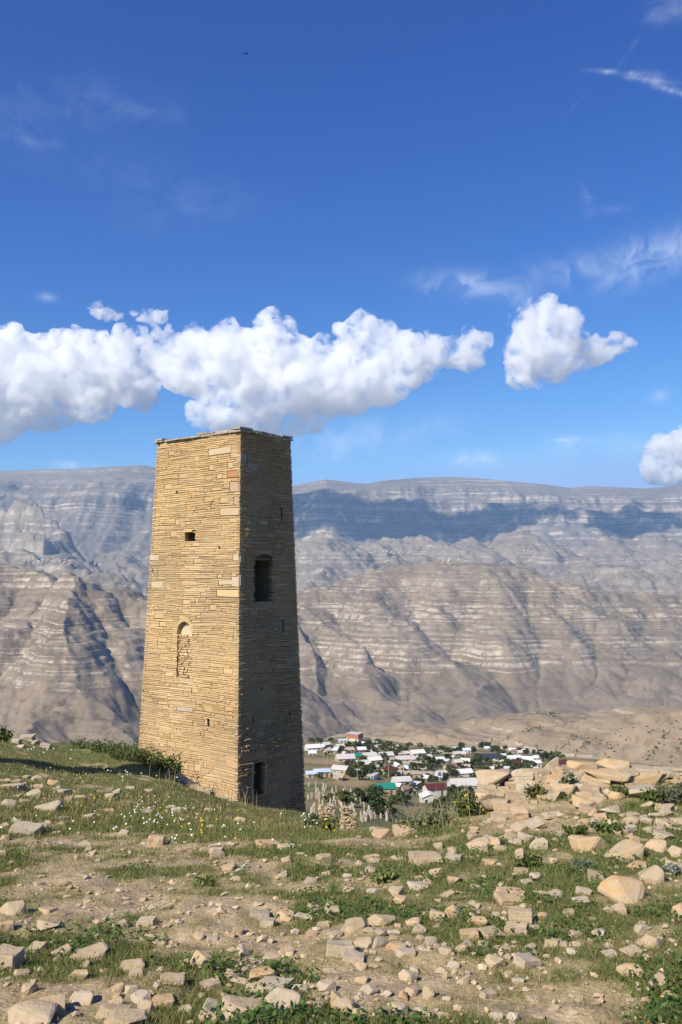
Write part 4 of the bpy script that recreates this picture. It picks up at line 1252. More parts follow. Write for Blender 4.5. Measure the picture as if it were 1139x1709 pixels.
for q in SPOTS.replace('\n', '').split(';'):
    px, row, wp, hp = (float(v) for v in q.split())
    p = on_ground(px, row + hp * 0.25, 3.2, 45)
    s = p.y / F_PX
    w = wp * s; h = max(hp * s * 0.95, w * 0.30)
    form = 'flat' if hp < wp * 0.45 else rk.choice(['blocky', 'wedge', 'rounded', 'blocky'])
    tone = rk.choices(['tan', 'ochre', 'pale'], [5, 2, 3])[0]
    if (px, row) in ((983, 1410), (1046, 1426), (1040, 1490)): tone = 'ochre'
    if px < 130 and row < 1400: tone = 'pale'
    dp = w * rk.uniform(0.65, 0.95)
    o = put_rock(p, w * 1.08, dp * 1.1, h * 1.05, form, tone, sink=0.30)
    ROCK_LIST.append((o, form, tone, w, px, row))

# more rock of the same kind between them
taken = [(o.location.x, o.location.y, w * 0.6) for o, _, _, w, _, _ in ROCK_LIST]
def try_place(px, row, w):
    p = on_ground(px, row, 3.2, 40)
    for (x, y, r_) in taken:
        if abs(x - p.x) < r_ + w * 0.5 and abs(y - p.y) < r_ + w * 0.5: return None
    taken.append((p.x, p.y, w * 0.5))
    return p
rows_w = [(1285, 1330, 14), (1330, 1400, 26), (1400, 1440, 14), (1440, 1500, 26), (1500, 1560, 34), (1560, 1640, 40), (1640, 1709, 28)]
for (r0, r1, n) in rows_w:
    k = 0
    while k < n:
        px = rk.uniform(0, 1139) if rk.random() < 0.45 else rk.gauss(720, 190)
        row = rk.uniform(r0, r1)
        if row < 1400: px = rk.uniform(0, 400)
        if not 0 < px < 1139: continue
        if row < 1290 + (px / 400) * 70 and row < 1400: continue
        k += 1
        d = on_ground(px, row, 3.2, 20).y
        w = rk.uniform(12, 26) * d / F_PX
        p = try_place(px, row, w)
        if p is None: continue
        form = rk.choice(FORMS); tone = rk.choices(['tan', 'ochre', 'pale'], [5, 1, 3])[0]
        o = put_rock(p, w, w * rk.uniform(0.6, 0.9), w * rk.uniform(0.32, 0.6), form, tone, sink=rk.uniform(0.22, 0.5))
        ROCK_LIST.append((o, form, tone, w, px, row))

def zone_of(px, row):
    if row < 1285: return 'in the heap at the top of the grassy slope'
    if row < 1400 and px < 470: return 'on the green slope below the tower'
    if row < 1450 and px >= 780: return 'on the weedy bank under the ruined wall'
    if row < 1450: return 'along the turf edge above the village' if px >= 470 else 'along the lower margin of the green slope'
    if 520 < px < 860 and 1500 < row < 1640: return 'in the dense rubble strip at the centre'
    if px >= 860: return 'on the rough ground below the ruined wall'
    if row < 1585: return 'on the trodden earth in front of the tower'
    return 'among the stones at the very front, tower side' if px < 600 else 'on the bare earth at the very front, wall side'

ORD = ['', 'second ', 'third ', 'fourth ', 'fifth ', 'sixth ', 'seventh ', 'eighth ', 'ninth ', 'tenth ', 'eleventh ', 'twelfth ', 'thirteenth ', 'fourteenth ', 'fifteenth ', 'sixteenth ', 'seventeenth ', 'eighteenth ', 'nineteenth ', 'twentieth '] + ['twenty-' + q for q in ('first ', 'second ', 'third ', 'fourth ', 'fifth ', 'sixth ', 'seventh ', 'eighth ', 'ninth ')] + ['thirtieth '] + ['thirty-' + q for q in ('first ', 'second ', 'third ', 'fourth ', 'fifth ', 'sixth ', 'seventh ', 'eighth ', 'ninth ')]
SHAPE_WORD = {'blocky': 'blocky', 'flat': 'flat slab-like', 'wedge': 'wedge-shaped', 'rounded': 'rounded'}
TONE_WORD = {'tan': 'tan', 'ochre': 'ochre', 'pale': 'pale grey'}
byclass = {}
for rec in ROCK_LIST:
    byclass.setdefault((zone_of(rec[4], rec[5]), rec[1], rec[2]), []).append(rec)
for (zn, f, t), recs in byclass.items():
    recs.sort(key=lambda q: -q[3])
    for i, rec in enumerate(recs):
        tag(rec[0], f'{ORD[i]}largest {SHAPE_WORD[f]} {TONE_WORD[t]} rock {zn}'.strip(), 'rock', 'loose rocks ' + zn)

# pebbles and chips: past counting
def pebbles(name, n, seed, mat, smin, smax, dmax, label, a0=0.0, a1=0.62):
    r = np.random.default_rng(seed)
    m = n * 4
    d = np.exp(r.uniform(math.log(2.6), math.log(dmax), m)); a = r.uniform(a0, a1, m) * r.choice([-1, 1], m)
    x = a * d; y = d
    g = grass_mask(x, y)
    cl = fbm(x * 1.6, y * 1.6, 3, 801)
    keep = r.random(m) < np.clip(0.35 + 0.8 * cl + 0.25 * np.exp(-((x - 0.5) / 0.9)**2 - ((y - 4.4) / 0.8)**2), 0.03, 1) * np.where(g > 0.6, 0.45, 1.0)
    x, y = x[keep][:n], y[keep][:n]
    n = len(x)
    z = ground_z(x, y)
    s = smin * (smax / smin)**(r.random(n)**2.2)
    base = np.array([(1, 0, 0), (-1, 0, 0), (0, 1, 0), (0, -1, 0), (0, 0, 1), (0.6, 0.6, 0.65), (-0.6, 0.5, 0.6), (0.5, -0.65, 0.6), (-0.55, -0.6, 0.55)], float)
    bm = bmesh.new()
    for b in base: bm.verts.new(b)
    bm.verts.new((0, 0, -0.6))
    res = bmesh.ops.convex_hull(bm, input=bm.verts)
    bmesh.ops.triangulate(bm, faces=bm.faces)
    bm.verts.index_update(); bm.verts.ensure_lookup_table()
    bv = np.array([v.co[:] for v in bm.verts]); bf = np.array([[v.index for v in f.verts] for f in bm.faces]); bm.free()
    th = r.uniform(0, 2 * np.pi, n); c, sn = np.cos(th), np.sin(th)
    jit = bv[None] * r.uniform(0.65, 1.25, (n, len(bv), 1)) * np.stack([r.uniform(0.7, 1.2, n), r.uniform(0.5, 0.9, n), r.uniform(0.35, 0.75, n)], -1)[:, None]
    P = np.empty_like(jit)
    P[..., 0] = jit[..., 0] * c[:, None] - jit[..., 1] * sn[:, None]; P[..., 1] = jit[..., 0] * sn[:, None] + jit[..., 1] * c[:, None]; P[..., 2] = jit[..., 2]
    P = P * (s * 0.5)[:, None, None] + np.stack([x, y, z + s * 0.08], -1)[:, None]
    F = (bf[None] + (np.arange(n) * len(bv))[:, None, None]).reshape(-1, 3)
    tint = np.array([0.40, 0.305, 0.19]) * r.uniform(0.75, 1.25, (n, 1)) + r.uniform(-0.03, 0.03, (n, 3)) * np.array([1, 0.6, 0.8])
    pale = r.random(n) < 0.25
    tint[pale] = np.array([0.44, 0.365, 0.265]) * r.uniform(0.85, 1.1, (pale.sum(), 1))
    col = np.repeat(np.concatenate([np.clip(tint, 0, 1), np.ones((n, 1))], 1), len(bv), 0)
    me = raw_mesh(name, P.reshape(-1, 3), F, mat, {'tint': ('FLOAT_COLOR', col)})
    link(name, me, kind='stuff', label=label)

def tint_mat(name, rough=0.9, bump=0.0, trans=0.0):
    t = NT(name, rough)
    c = t.attr('tint', 'Color')
    if bump:
        p = t.pos()
        f = t.noise(40, 4, 0.6, p)
        c = t.mix(0.4, c, t.mix(f, (0.6, 0.6, 0.6), (1.4, 1.4, 1.4)), 'MULTIPLY')
        t.bump(f, bump, 0.01)
    t.col(c)
    if trans:
        tr = t.node('ShaderNodeBsdfTranslucent'); mx = t.node('ShaderNodeMixShader'); mx.inputs[0].default_value = trans
        t.put(c, tr.inputs[0])
        out = t.n['Material Output']
        t.l.new(t.b.outputs[0], mx.inputs[1]); t.l.new(tr.outputs[0], mx.inputs[2]); t.l.new(mx.outputs[0], out.inputs[0])
    return t.m
PEB = tint_mat('limestone_chips', 0.9, 0.4)
pebbles('pebbles', 6200, 31, PEB, 0.008, 0.075, 11, 'loose limestone chips and pebbles strewn over the earth')
pebbles('rubble', 420, 33, PEB, 0.06, 0.30, 16, 'broken limestone lying out to either side of the path', 0.46, 1.1)

# ---------------------------------------------------------------- the ruined wall of stacked blocks
def ruined_wall():
    d0 = 9.55
    root = empty('ruined_wall', tuple(at(960, 1330, d0)), 'tumbled dry-stone wall of tan blocks along the crest overlooking the village', 'wall')
    base = Vector(root.location)
    B = """823 1299 50 26 t;812 1316 30 10 t;818 1327 43 11 o;841 1320 20 14 t;853 1311 18 13 t;870 1297 35 22 p;875 1323 25 26 p;920 1284 26 34 t;898 1288 20 11 o;946 1287 37 14 t;930 1300 34 12 o;
    948 1321 44 34 l;915 1330 26 18 w;971 1279 43 16 o;1023 1277 50 17 o;1013 1291 70 14 o;990 1304 55 14 t;993 1317 47 12 t;1030 1306 26 20 t;1088 1301 52 19 o;1068 1284 37 9 t;1099 1286 23 8 t;1120 1292 20 8 t;1118 1306 13 13 t;1133 1303 24 16 o;1052 1304 24 14 t;
    1070 1318 34 12 t;1110 1318 34 12 t;1137 1320 24 12 t;965 1335 35 34 t;991 1352 40 46 t;1023 1357 46 22 p;1050 1345 30 14 t;860 1335 30 18 t;835 1342 28 16 t;812 1342 22 14 t;890 1345 26 12 t;930 1350 24 12 t;1160 1300 40 24 t;1190 1296 36 20 o;1170 1320 44 16 t;1075 1338 30 12 p;1105 1340 30 12 t;1150 1338 34 14 t;
    1040 1290 24 12 t;960 1296 28 14 t;905 1302 24 14 t;885 1308 20 12 t;1180 1340 40 18 t"""
    for q in B.replace('\n', '').split(';'):
        px, row, w, h, t = q.split()
        px, row, w, h = float(px), float(row), float(w), float(h)
        d = d0 - max(0, row - 1310) * 0.018 + (0.12 if row < 1290 else 0)
        p = at(px, row, d); s = d / F_PX
        form = 'slab' if rk.random() < 0.5 and w < 60 and h < 20 else rk.choice(['blocky', 'wedge', 'flat'])
        me = rk.choice(ROCKS[(form, {'t': 'tan', 'o': 'ochre', 'p': 'pale', 'l': 'pale', 'w': 'pale'}[t])])
        o = bpy.data.objects.new('stone', me); COL.objects.link(o); o.parent = root
        o.scale = (w * s * 1.12, w * s * rk.uniform(0.75, 1.05) if w < 45 else w * s * 0.6, h * s * 1.12)
        o.rotation_euler = (rk.uniform(-0.08, 0.08), rk.uniform(-0.08, 0.08), rk.uniform(-0.35, 0.35))
        o.location = p - base
        if t == 'l': o['label'] = 'smooth pale lilac-grey slab leaning on the wall'
    # rough courses of flat slabs
    for ci, row in enumerate(range(1288, 1352, 9)):
        px = 802 + rk.uniform(0, 10) + (60 if row < 1296 else 0)
        while px < 1190:
            wv = rk.uniform(18, 44)
            if rk.random() < 0.16 + 0.05 * ci or (900 < px < 960 and row < 1300): px += wv; continue
            d = d0 + 0.05 - max(0, row - 1304) * 0.017; sv = d / F_PX
            o = bpy.data.objects.new('stone', rk.choice(ROCKS[('slab', rk.choice(['tan', 'tan', 'ochre', 'pale']))])); COL.objects.link(o); o.parent = root
            o.scale = (wv * sv * 1.1, wv * sv * 0.8, rk.uniform(9, 13) * sv); o.rotation_euler = (rk.uniform(-.06, .06), rk.uniform(-.08, .08), rk.uniform(-.3, .3))
            o.location = at(px + wv / 2, row + rk.uniform(-2, 2), d) - base
            px += wv * rk.uniform(0.9, 1.1)
    # rubble core that carries the blocks: many small packed stones
    n = 0
    for k in range(100):
        px = rk.uniform(800, 1200); row = rk.uniform(1292, 1352)
        if row < 1300 and 835 < px < 900: continue
        d = d0 + 0.14 - max(0, row - 1310) * 0.016
        p = at(px, row, d); s = d / F_PX
        w = rk.uniform(12, 26) * s
        o = bpy.data.objects.new('stone', rk.choice(ROCKS[(rk.choice(FORMS), rk.choice(['tan', 'tan', 'ochre']))])); COL.objects.link(o); o.parent = root
        o.scale = (w, w * 0.8, w * rk.uniform(0.45, 0.8)); o.rotation_euler = (rk.uniform(-.3, .3), rk.uniform(-.3, .3), rk.uniform(0, 3))
        o.location = p - base
ruined_wall()

# ---------------------------------------------------------------- plants on the hill
BLADE = tint_mat('grass_blade', 0.7, 0, 0.25)
LEAF = tint_mat('leaf', 0.6, 0, 0.25)

def blades(name, n, d0, d1, hmin, hmax, wid, seed, want, tints, label, a_lim=0.70, clump=None):
    r = np.random.default_rng(seed)
    m = n * 5
    d = np.exp(r.uniform(math.log(d0), math.log(d1), m)); a = r.uniform(-a_lim, a_lim, m)
    x = a * d; y = d
    g = grass_mask(x, y)
    g2 = g + 0.22 * fbm(x * 4.5, y * 4.5, 3, 811)
    keep = r.random(m) < want(g2, x, y)
    x, y, g2 = x[keep][:n], y[keep][:n], g2[keep][:n]
    n = len(x); z = ground_z(x, y) - 0.004
    h = hmin * (hmax / hmin)**(r.random(n)**1.5) * (0.6 + 0.7 * np.clip(g2, 0, 1)) * np.clip(y / 7, 0.8, 1.9)
    th = r.uniform(0, 2 * np.pi, n); lean = r.uniform(0.1, 0.9, n) * h
    ph = r.uniform(0, 2 * np.pi, n)
    w = wid * r.uniform(0.6, 1.4, n) * np.clip(y / 6, 0.8, 3.0)
    b = np.stack([x, y, z], -1)
    side = np.stack([np.cos(th), np.sin(th), np.zeros(n)], -1) * w[:, None] * 0.5
    tip = b + np.stack([np.cos(ph) * lean, np.sin(ph) * lean, h], -1)
    P = np.stack([b - side, b + side, tip], 1).reshape(-1, 3)
    F = np.arange(n * 3).reshape(-1, 3)
    tn = np.array(tints); c = tn[r.integers(0, len(tn), n)] * r.uniform(0.75, 1.25, (n, 1))
    col = np.repeat(np.concatenate([np.clip(c, 0, 1), np.ones((n, 1))], 1), 3, 0)
    link(name, raw_mesh(name, P, F, BLADE, {'tint': ('FLOAT_COLOR', col)}), kind='stuff', label=label)

GREENS = [(0.11, 0.155, 0.03), (0.14, 0.175, 0.04), (0.085, 0.125, 0.024), (0.19, 0.19, 0.06), (0.27, 0.235, 0.095)]
DRYS = [(0.36, 0.28, 0.13), (0.30, 0.22, 0.10), (0.42, 0.34, 0.18), (0.24, 0.18, 0.085), (0.20, 0.19, 0.07)]
blades('grass', 270000, 3.0, 13, 0.012, 0.055, 0.0045, 51, lambda g, x, y: smooth(0.42, 0.85, g), GREENS, 'short green grass growing between the stones')
blades('dry_grass', 180000, 3.0, 14, 0.012, 0.05, 0.004, 52, lambda g, x, y: 0.12 + 0.88 * smooth(0.15, 0.40, g) * (1 - 0.75 * smooth(0.6, 0.9, g)), DRYS, 'dry straw-coloured grass on the trodden earth')
blades('slope_grass', 200000, 10, 60, 0.014, 0.05, 0.007, 53, lambda g, x, y: smooth(0.45, 1.0, g) * 0.8 + 0.2, GREENS + DRYS[:4] + [(0.20, 0.17, 0.07)], 'longer meadow grass on the slope below the tower')

def leaf_quads(pts, size, r, tints, flat=0.3):
    n = len(pts)
    nv = r.normal(size=(n, 3)); nv[:, 2] = np.abs(nv[:, 2]) + flat
    nv /= np.linalg.norm(nv, axis=1, keepdims=True)
    t = np.cross(nv, r.normal(size=(n, 3))); t /= np.linalg.norm(t, axis=1, keepdims=True) + 1e-9
    b = np.cross(nv, t)
    s = (size * r.uniform(0.6, 1.4, n))[:, None]
    P = np.stack([pts - t * s, pts - b * s * 0.55, pts + t * s, pts + b * s * 0.55], 1).reshape(-1, 3)
    tn = np.array(tints); c = tn[r.integers(0, len(tn), n)] * r.uniform(0.7, 1.3, (n, 1))
    return P, np.arange(n * 4).reshape(-1, 4), np.repeat(np.concatenate([np.clip(c, 0, 1), np.ones((n, 1))], 1), 4, 0)

def leafy_mesh(name, pts, size, seed, tints, flat=0.3):
    r = np.random.default_rng(seed)
    P, F, C = leaf_quads(np.asarray(pts, float), size, r, tints, flat)
    return raw_mesh(name, P, F, LEAF, {'tint': ('FLOAT_COLOR', C)})

def weeds():
    r = np.random.default_rng(61)
    m = 5200
    d = np.exp(r.uniform(math.log(3.1), math.log(13), m)); a = r.uniform(-0.45, 0.45, m)
    x, y = a * d, d
    g = grass_mask(x, y) + 0.5 * fbm(x * 1.9, y * 1.9, 3, 821)
    k = r.random(m) < smooth(0.65, 1.0, g)
    x, y = x[k], y[k]
    reps = r.integers(6, 16, len(x))
    X = np.repeat(x, reps); Y = np.repeat(y, reps); s = np.repeat(np.clip(y, 3, 10) * 0.009, reps)
    X = X + r.normal(0, 1, len(X)) * s; Y = Y + r.normal(0, 1, len(Y)) * s
    Z = ground_z(X, Y) + r.uniform(0.004, 0.045, len(X))
    me = leafy_mesh('weeds', np.stack([X, Y, Z], -1), 0.0125, 62, [(0.06, 0.12, 0.022), (0.085, 0.145, 0.03), (0.045, 0.09, 0.02), (0.11, 0.14, 0.05)], 1.0)
    link('weeds', me, kind='stuff', label='low leafy green weeds growing in patches')
weeds()

def flowers():
    r = np.random.default_rng(71)
    pts, tn = [], []
    for (px, row, sx, sy, n, c) in ((262, 1372, 40, 14, 40, 'w'), (215, 1300, 20, 8, 16, 'w'), (330, 1392, 40, 8, 16, 'y'), (140, 1300, 40, 12, 10, 'y'), (200, 1358, 60, 16, 12, 'y'), (90, 1262, 60, 10, 10, 'w'),
                                     (525, 1376, 14, 10, 26, 'w'), (550, 1392, 12, 6, 12, 'y'), (775, 1352, 8, 6, 10, 'y'), (150, 1380, 120, 30, 30, 'w'), (360, 1395, 60, 16, 20, 'w'), (945, 1295, 10, 6, 24, 'w')):
        for _ in range(n):
            q = (px + r.normal() * sx, row + r.normal() * sy)
            if not (0 < q[0] < 1139): continue
            p = on_ground(q[0], min(max(q[1], 1256), 1420), 5, 45)
            pts.append((p.x, p.y, p.z + r.uniform(0.08, 0.22) * min(1, p.y / 14))); tn.append(c)
    pts = np.array(pts); n = len(pts)
    s = np.clip(pts[:, 1] / 1450 * 1.25, 0.010, 0.028)[:, None]
    nv = r.normal(size=(n, 3)) * 0.35 + np.array([-0.3, -0.6, 0.8]); nv /= np.linalg.norm(nv, axis=1, keepdims=True)
    t = np.cross(nv, [0, 0, 1]); t /= np.linalg.norm(t, axis=1, keepdims=True); b = np.cross(nv, t)
    A = np.linspace(0, 2 * np.pi, 6, endpoint=False)
    ring = pts[:, None] + (t[:, None] * np.cos(A)[None, :, None] + b[:, None] * np.sin(A)[None, :, None]) * s[:, None]
    P = np.concatenate([pts[:, None] + nv[:, None] * s[:, None] * 0.4, ring], 1)
    F = np.array([[0, 1 + i, 1 + (i + 1) % 6] for i in range(6)])
    F = (F[None] + (np.arange(n) * 7)[:, None, None]).reshape(-1, 3)
    col = np.array([(0.80, 0.80, 0.76, 1) if c == 'w' else (0.80, 0.55, 0.03, 1) for c in tn])
    link('wildflowers', raw_mesh('wildflowers', P.reshape(-1, 3), F, BLADE, {'tint': ('FLOAT_COLOR', np.repeat(col, 7, 0))}), kind='stuff', label='small white and yellow wildflowers dotted over the grass')
flowers()

STEM = plain('woody_stem', (0.16, 0.11, 0.065), 0.9, 0.2, 8)
def tube(pts, radii, sides=6):
    P, F = [], []
    for i, (p, r_) in enumerate(zip(pts, radii)):
        p = Vector(p)
        d = (Vector(pts[min(i + 1, len(pts) - 1)]) - Vector(pts[max(i - 1, 0)])).normalized()
        a = d.orthogonal().normalized(); b = d.cross(a)
        for k in range(sides):
            t = 2 * math.pi * k / sides
            P.append(p + (a * math.cos(t) + b * math.sin(t)) * r_)
    for i in range(len(pts) - 1):
        for k in range(sides):
            F.append([i * sides + k, i * sides + (k + 1) % sides, (i + 1) * sides + (k + 1) % sides, (i + 1) * sides + k])
    return [tuple(p) for p in P], F

def join_tubes(name, tubes, mat):
    P, F = [], []
    for p, f in tubes:
        F += [[i + len(P) for i in q] for q in f]; P += p
    return raw_mesh(name, np.array(P), F, mat, None, True)

def shrub(pos, w, h, nl, leaf, seed, label, tints, group, name='shrub'):
    r = np.random.default_rng(seed); q = random.Random(seed)
    root = empty(name, pos, label, 'shrub', group)
    tubes, pts = [], []
    for k in range(9):
        tip = Vector((q.uniform(-0.45, 0.45) * w, q.uniform(-0.35, 0.35) * w, h * q.uniform(0.55, 1.0)))
        tubes.append(tube([(tip.x * 0.15, tip.y * 0.15, -0.05), tuple(tip * 0.55), tuple(tip)], [0.012 * h + 0.004, 0.008 * h + 0.003, 0.002], 5))
        m = nl // 9
        c = r.normal(size=(m, 3)) * np.array([w * 0.13, w * 0.12, h * 0.16]) + np.array(tip) * r.uniform(0.35, 1.05, (m, 1))
        c[:, 2] = np.abs(c[:, 2])
        pts.append(c)
    link('stem', join_tubes('stem', tubes, STEM), root)
    link('foliage', leafy_mesh('foliage', np.concatenate(pts), leaf, seed, tints), root)
    return root

SHG = [(0.075, 0.115, 0.026), (0.10, 0.14, 0.035), (0.055, 0.085, 0.02), (0.15, 0.16, 0.055)]
names = ['leftmost', 'second', 'third', 'fourth', 'fifth', 'sixth', 'seventh']
for i, (px, row, wp, hp) in enumerate([(140, 1264, 40, 20), (168, 1268, 46, 24), (196, 1272, 46, 28), (222, 1276, 44, 32), (246, 1282, 40, 30), (270, 1286, 36, 26), (290, 1290, 20, 20)]):
    d = [40, 36, 34, 31.5, 30.8, 30.2, 30][i]
    r_ = ray(px, row); p = Vector((r_.x * d, d, gz(r_.x * d, d)))
    s = d / F_PX
    shrub(p, wp * s * 1.3, hp * s * 0.85, 620, 0.05, 300 + i, f'{names[i]} dense green shrub in the row against the tower foot' if i else 'leftmost and lowest green shrub in the row towards the tower foot', SHG, 'shrubs at the tower foot')
MISC = [(8, 1224, 36, 26, 34, 'dark green bush beside the stone heap at the frame edge', SHG),
        (1125, 1345, 46, 40, 8.6, 'grey-green thistle bush beside the ruined wall at the frame edge', [(0.10, 0.12, 0.06), (0.14, 0.15, 0.09), (0.16, 0.12, 0.12)]),
        (1100, 1352, 36, 30, 8.4, 'low leafy weed clump in front of the ruined wall', SHG),
        (1040, 1322, 30, 18, 8.9, 'small green weed under the flat blocks of the wall', SHG),
        (945, 1298, 26, 30, 9.3, 'weed with tiny white flowers growing from the wall top', [(0.14, 0.15, 0.05), (0.45, 0.42, 0.32), (0.10, 0.12, 0.03)]),
        (893, 1312, 26, 22, 9.1, 'yellow-green weed among the wall blocks', [(0.16, 0.16, 0.05), (0.12, 0.12, 0.04)]),
        (783, 1362, 40, 40, 8.9, 'tall green weed with yellow flowers beside the end of the ruined wall', SHG * 4 + [(0.6, 0.45, 0.03)]),
        (735, 1384, 60, 24, 8.8, 'broad pale green weed clump on the crest above the village', [(0.13, 0.15, 0.06), (0.10, 0.13, 0.04), (0.20, 0.18, 0.09)]),
        (690, 1386, 50, 22, 8.8, 'low pale green weed clump above the village', [(0.12, 0.15, 0.05), (0.20, 0.18, 0.09)]),
        (548, 1374, 30, 34, 13, 'bushy weed with yellow flowers in front of the ruin stubs', [(0.09, 0.12, 0.03), (0.14, 0.15, 0.05)] * 5 + [(0.5, 0.4, 0.05)]),
        (520, 1378, 26, 26, 15, 'green weed with white flowers at the tower corner', [(0.09, 0.12, 0.03), (0.14, 0.15, 0.05)] * 4 + [(0.6, 0.58, 0.5)]),
        (960, 1398, 40, 18, 7.4, 'low spreading green plant under the ruined wall', SHG), (1010, 1392, 44, 18, 7.5, 'second low spreading green plant under the ruined wall', SHG),
        (880, 1440, 40, 20, 6.3, 'dark green low plant beside the trodden patch', SHG), (640, 1465, 36, 14, 6, 'grass tussock on the trodden ground', GREENS),
        (340, 1476, 26, 12, 5.9, 'dark grass tussock on the bare earth', GREENS), (1120, 1470, 26, 18, 5.9, 'silvery grey thistle beside the big slab', [(0.25, 0.28, 0.24), (0.18, 0.22, 0.17)]),
        (975, 1455, 30, 14, 6.1, 'grey-green sage plant near the big slab', [(0.16, 0.19, 0.13), (0.11, 0.14, 0.09)])]
for i, (px, row, wp, hp, d, lab, tn) in enumerate(MISC):
    r_ = ray(px, row); p = Vector((r_.x * d, d, gz(r_.x * d, d))); s = d / F_PX
    shrub(p, wp * s * 1.15, hp * s * 0.85, 420, 0.0022 * d + 0.003, 340 + i, lab, tn, 'weeds and bushes on the hill', 'weed_plant')

# dry stalks in front of the tower foot and along the crest
def stalks():
    q = random.Random(91); tubes = []
    for (px, row, n, spread, hmin, hmax, d) in ((395, 1345, 26, 34, 0.3, 0.75, 28), (730, 1380, 46, 40, 0.15, 0.42, 8.9), (300, 1330, 16, 40, 0.2, 0.5, 27), (680, 1450, 14, 10, 0.06, 0.15, 6.3)):
        for _ in range(n):
            x = (px + q.gauss(0, spread) - PW / 2) / F_PX * d; y = d + q.uniform(-0.6, 0.6)
            z = gz(x, y); h = q.uniform(hmin, hmax); lx, ly = q.uniform(-0.35, 0.35) * h, q.uniform(-0.3, 0.3) * h
            w = 0.00022 * d + 0.001
            tubes.append(tube([(x, y, z - 0.02), (x + lx * 0.4, y + ly * 0.4, z + h * 0.6), (x + lx, y + ly, z + h)], [w, w * 0.9, w * 0.4], 4))
    me = join_tubes('dry_stalks', tubes, plain('dry_stalk', (0.34, 0.27, 0.15), 0.9, 0.3, 20))
    link('dry_stalks', me, kind='stuff', label='thin dry stalks standing in the grass')
stalks()

# spoil heap against the tower foot
def foot_rubble():
    q = random.Random(95)
    k = 0
    for i in range(38):
        t = (i % 2) * 0.5 + 0.5 * q.random()
        px = 285 + 100 * t + q.gauss(0, 4); row = 1282 + 47 * t + q.gauss(0, 5)
        d = 29.9 - 0.7 * t + q.uniform(-0.5, 0.2)
        r_ = ray(px, row); p = Vector((r_.x * d, d, gz(r_.x * d, d)))
        w = q.uniform(0.12, 0.42)
        o = put_rock(p, w, w * 0.8, w * q.uniform(0.4, 0.7), q.choice(FORMS), q.choice(['tan', 'tan', 'ochre', 'pale']), sink=0.2, name='rubble_stone')
        FOOT.append((w, o, t))
FOOT = []
foot_rubble()
for zn, lo_, hi_ in (('by the shrubs', -1, 0.5), ('by its near corner', 0.5, 2)):
    sel = sorted([q for q in FOOT if lo_ <= q[2] < hi_], key=lambda q: -q[0])
    for i, (w, o, t) in enumerate(sel):
        tag(o, f'{ORD[i]}largest rubble stone heaped against the tower foot {zn}', 'stone', 'rubble at the tower foot')

# blocks fallen from the ruined wall, spread down the bank
FB = []
fb = random.Random(97)
while len(FB) < 100:
    px = fb.uniform(785, 1139); row = 1322 + 105 * fb.random()**1.3
    if px > 1060 and row < 1345: continue
    d = on_ground(px, row, 5, 11).y
    w = fb.choice([12, 16, 20, 26, 34, 40]) * fb.uniform(0.8, 1.2) * d / F_PX
    p = try_place(px, row, w * 0.6)
    if p is None:
        if fb.random() < 0.02: break
        continue
    o = put_rock(p, w, w * fb.uniform(0.6, 0.95), w * fb.uniform(0.3, 0.6), fb.choice(['flat', 'blocky', 'blocky', 'wedge']), fb.choice(['tan', 'tan', 'ochre', 'pale']), sink=0.18, name='fallen_block', tilt=0.3)
    FB.append((w, px, row, o))
for zn, sel in (('beside the earth end of the wall', [q for q in FB if q[1] < 870 and q[2] < 1375]), ('below the earth end of the wall', [q for q in FB if q[1] < 870 and q[2] >= 1375]), ('on the upper bank under the wall middle', [q for q in FB if 870 <= q[1] < 1000 and q[2] < 1365]), ('on the lower bank under the wall middle', [q for q in FB if 870 <= q[1] < 1000 and q[2] >= 1365]),
                ('on the upper bank where the wall leaves the frame', [q for q in FB if q[1] >= 1000 and q[2] < 1370]), ('on the lower bank where the wall leaves the frame', [q for q in FB if q[1] >= 1000 and q[2] >= 1370])):
    sel.sort(key=lambda q: -q[0])
    for i, q in enumerate(sel):
        tag(q[3], f'{ORD[i]}largest fallen block {zn}' , 'stone block', 'fallen blocks ' + zn)

# ---------------------------------------------------------------- the village
ROOFC = {'grey': plain('grey_sheet_roof', (0.50, 0.47, 0.43), 0.55, 0.12, 0.6), 'white': plain('whitewashed_sheet_roof', (0.64, 0.61, 0.57), 0.5, 0.10, 0.6), 'tan': plain('tan_flat_roof', (0.42, 0.34, 0.24), 0.9, 0.2, 0.6),
         'blue': plain('bright_zinc_roof', (0.55, 0.62, 0.70), 0.4, 0.15, 0.6), 'maroon': plain('maroon_sheet_roof', (0.10, 0.026, 0.022), 0.6, 0.15, 0.6), 'green': plain('green_sheet_roof', (0.022, 0.20, 0.15), 0.5, 0.10, 0.6),
         'slate': plain('dark_blue_roof', (0.035, 0.04, 0.07), 0.6, 0.2, 0.6), 'rose': plain('faded_brown_roof', (0.22, 0.14, 0.12), 0.8, 0.2, 0.6)}
WALLC = {'white': plain('white_plaster', (0.54, 0.51, 0.46), 0.9, 0.10, 0.8), 'stone': plain('sandy_stone_wall', (0.42, 0.33, 0.21), 0.95, 0.25, 1.2), 'cream': plain('cream_plaster', (0.62, 0.54, 0.36), 0.9, 0.12, 0.8),
         'brick': plain('orange_brick', (0.42, 0.14, 0.06), 0.9, 0.15, 1.2), 'maroon': plain('maroon_boards', (0.13, 0.04, 0.035), 0.8, 0.2, 1.0)}
PANE = plain('dark_window_pane', (0.045, 0.06, 0.085), 0.25, 0.2, 1)
FRAMEW = plain('white_window_frame', (0.7, 0.7, 0.68), 0.6, 0.05, 1)
DOORB = plain('brown_painted_door', (0.12, 0.085, 0.06), 0.7, 0.2, 1)

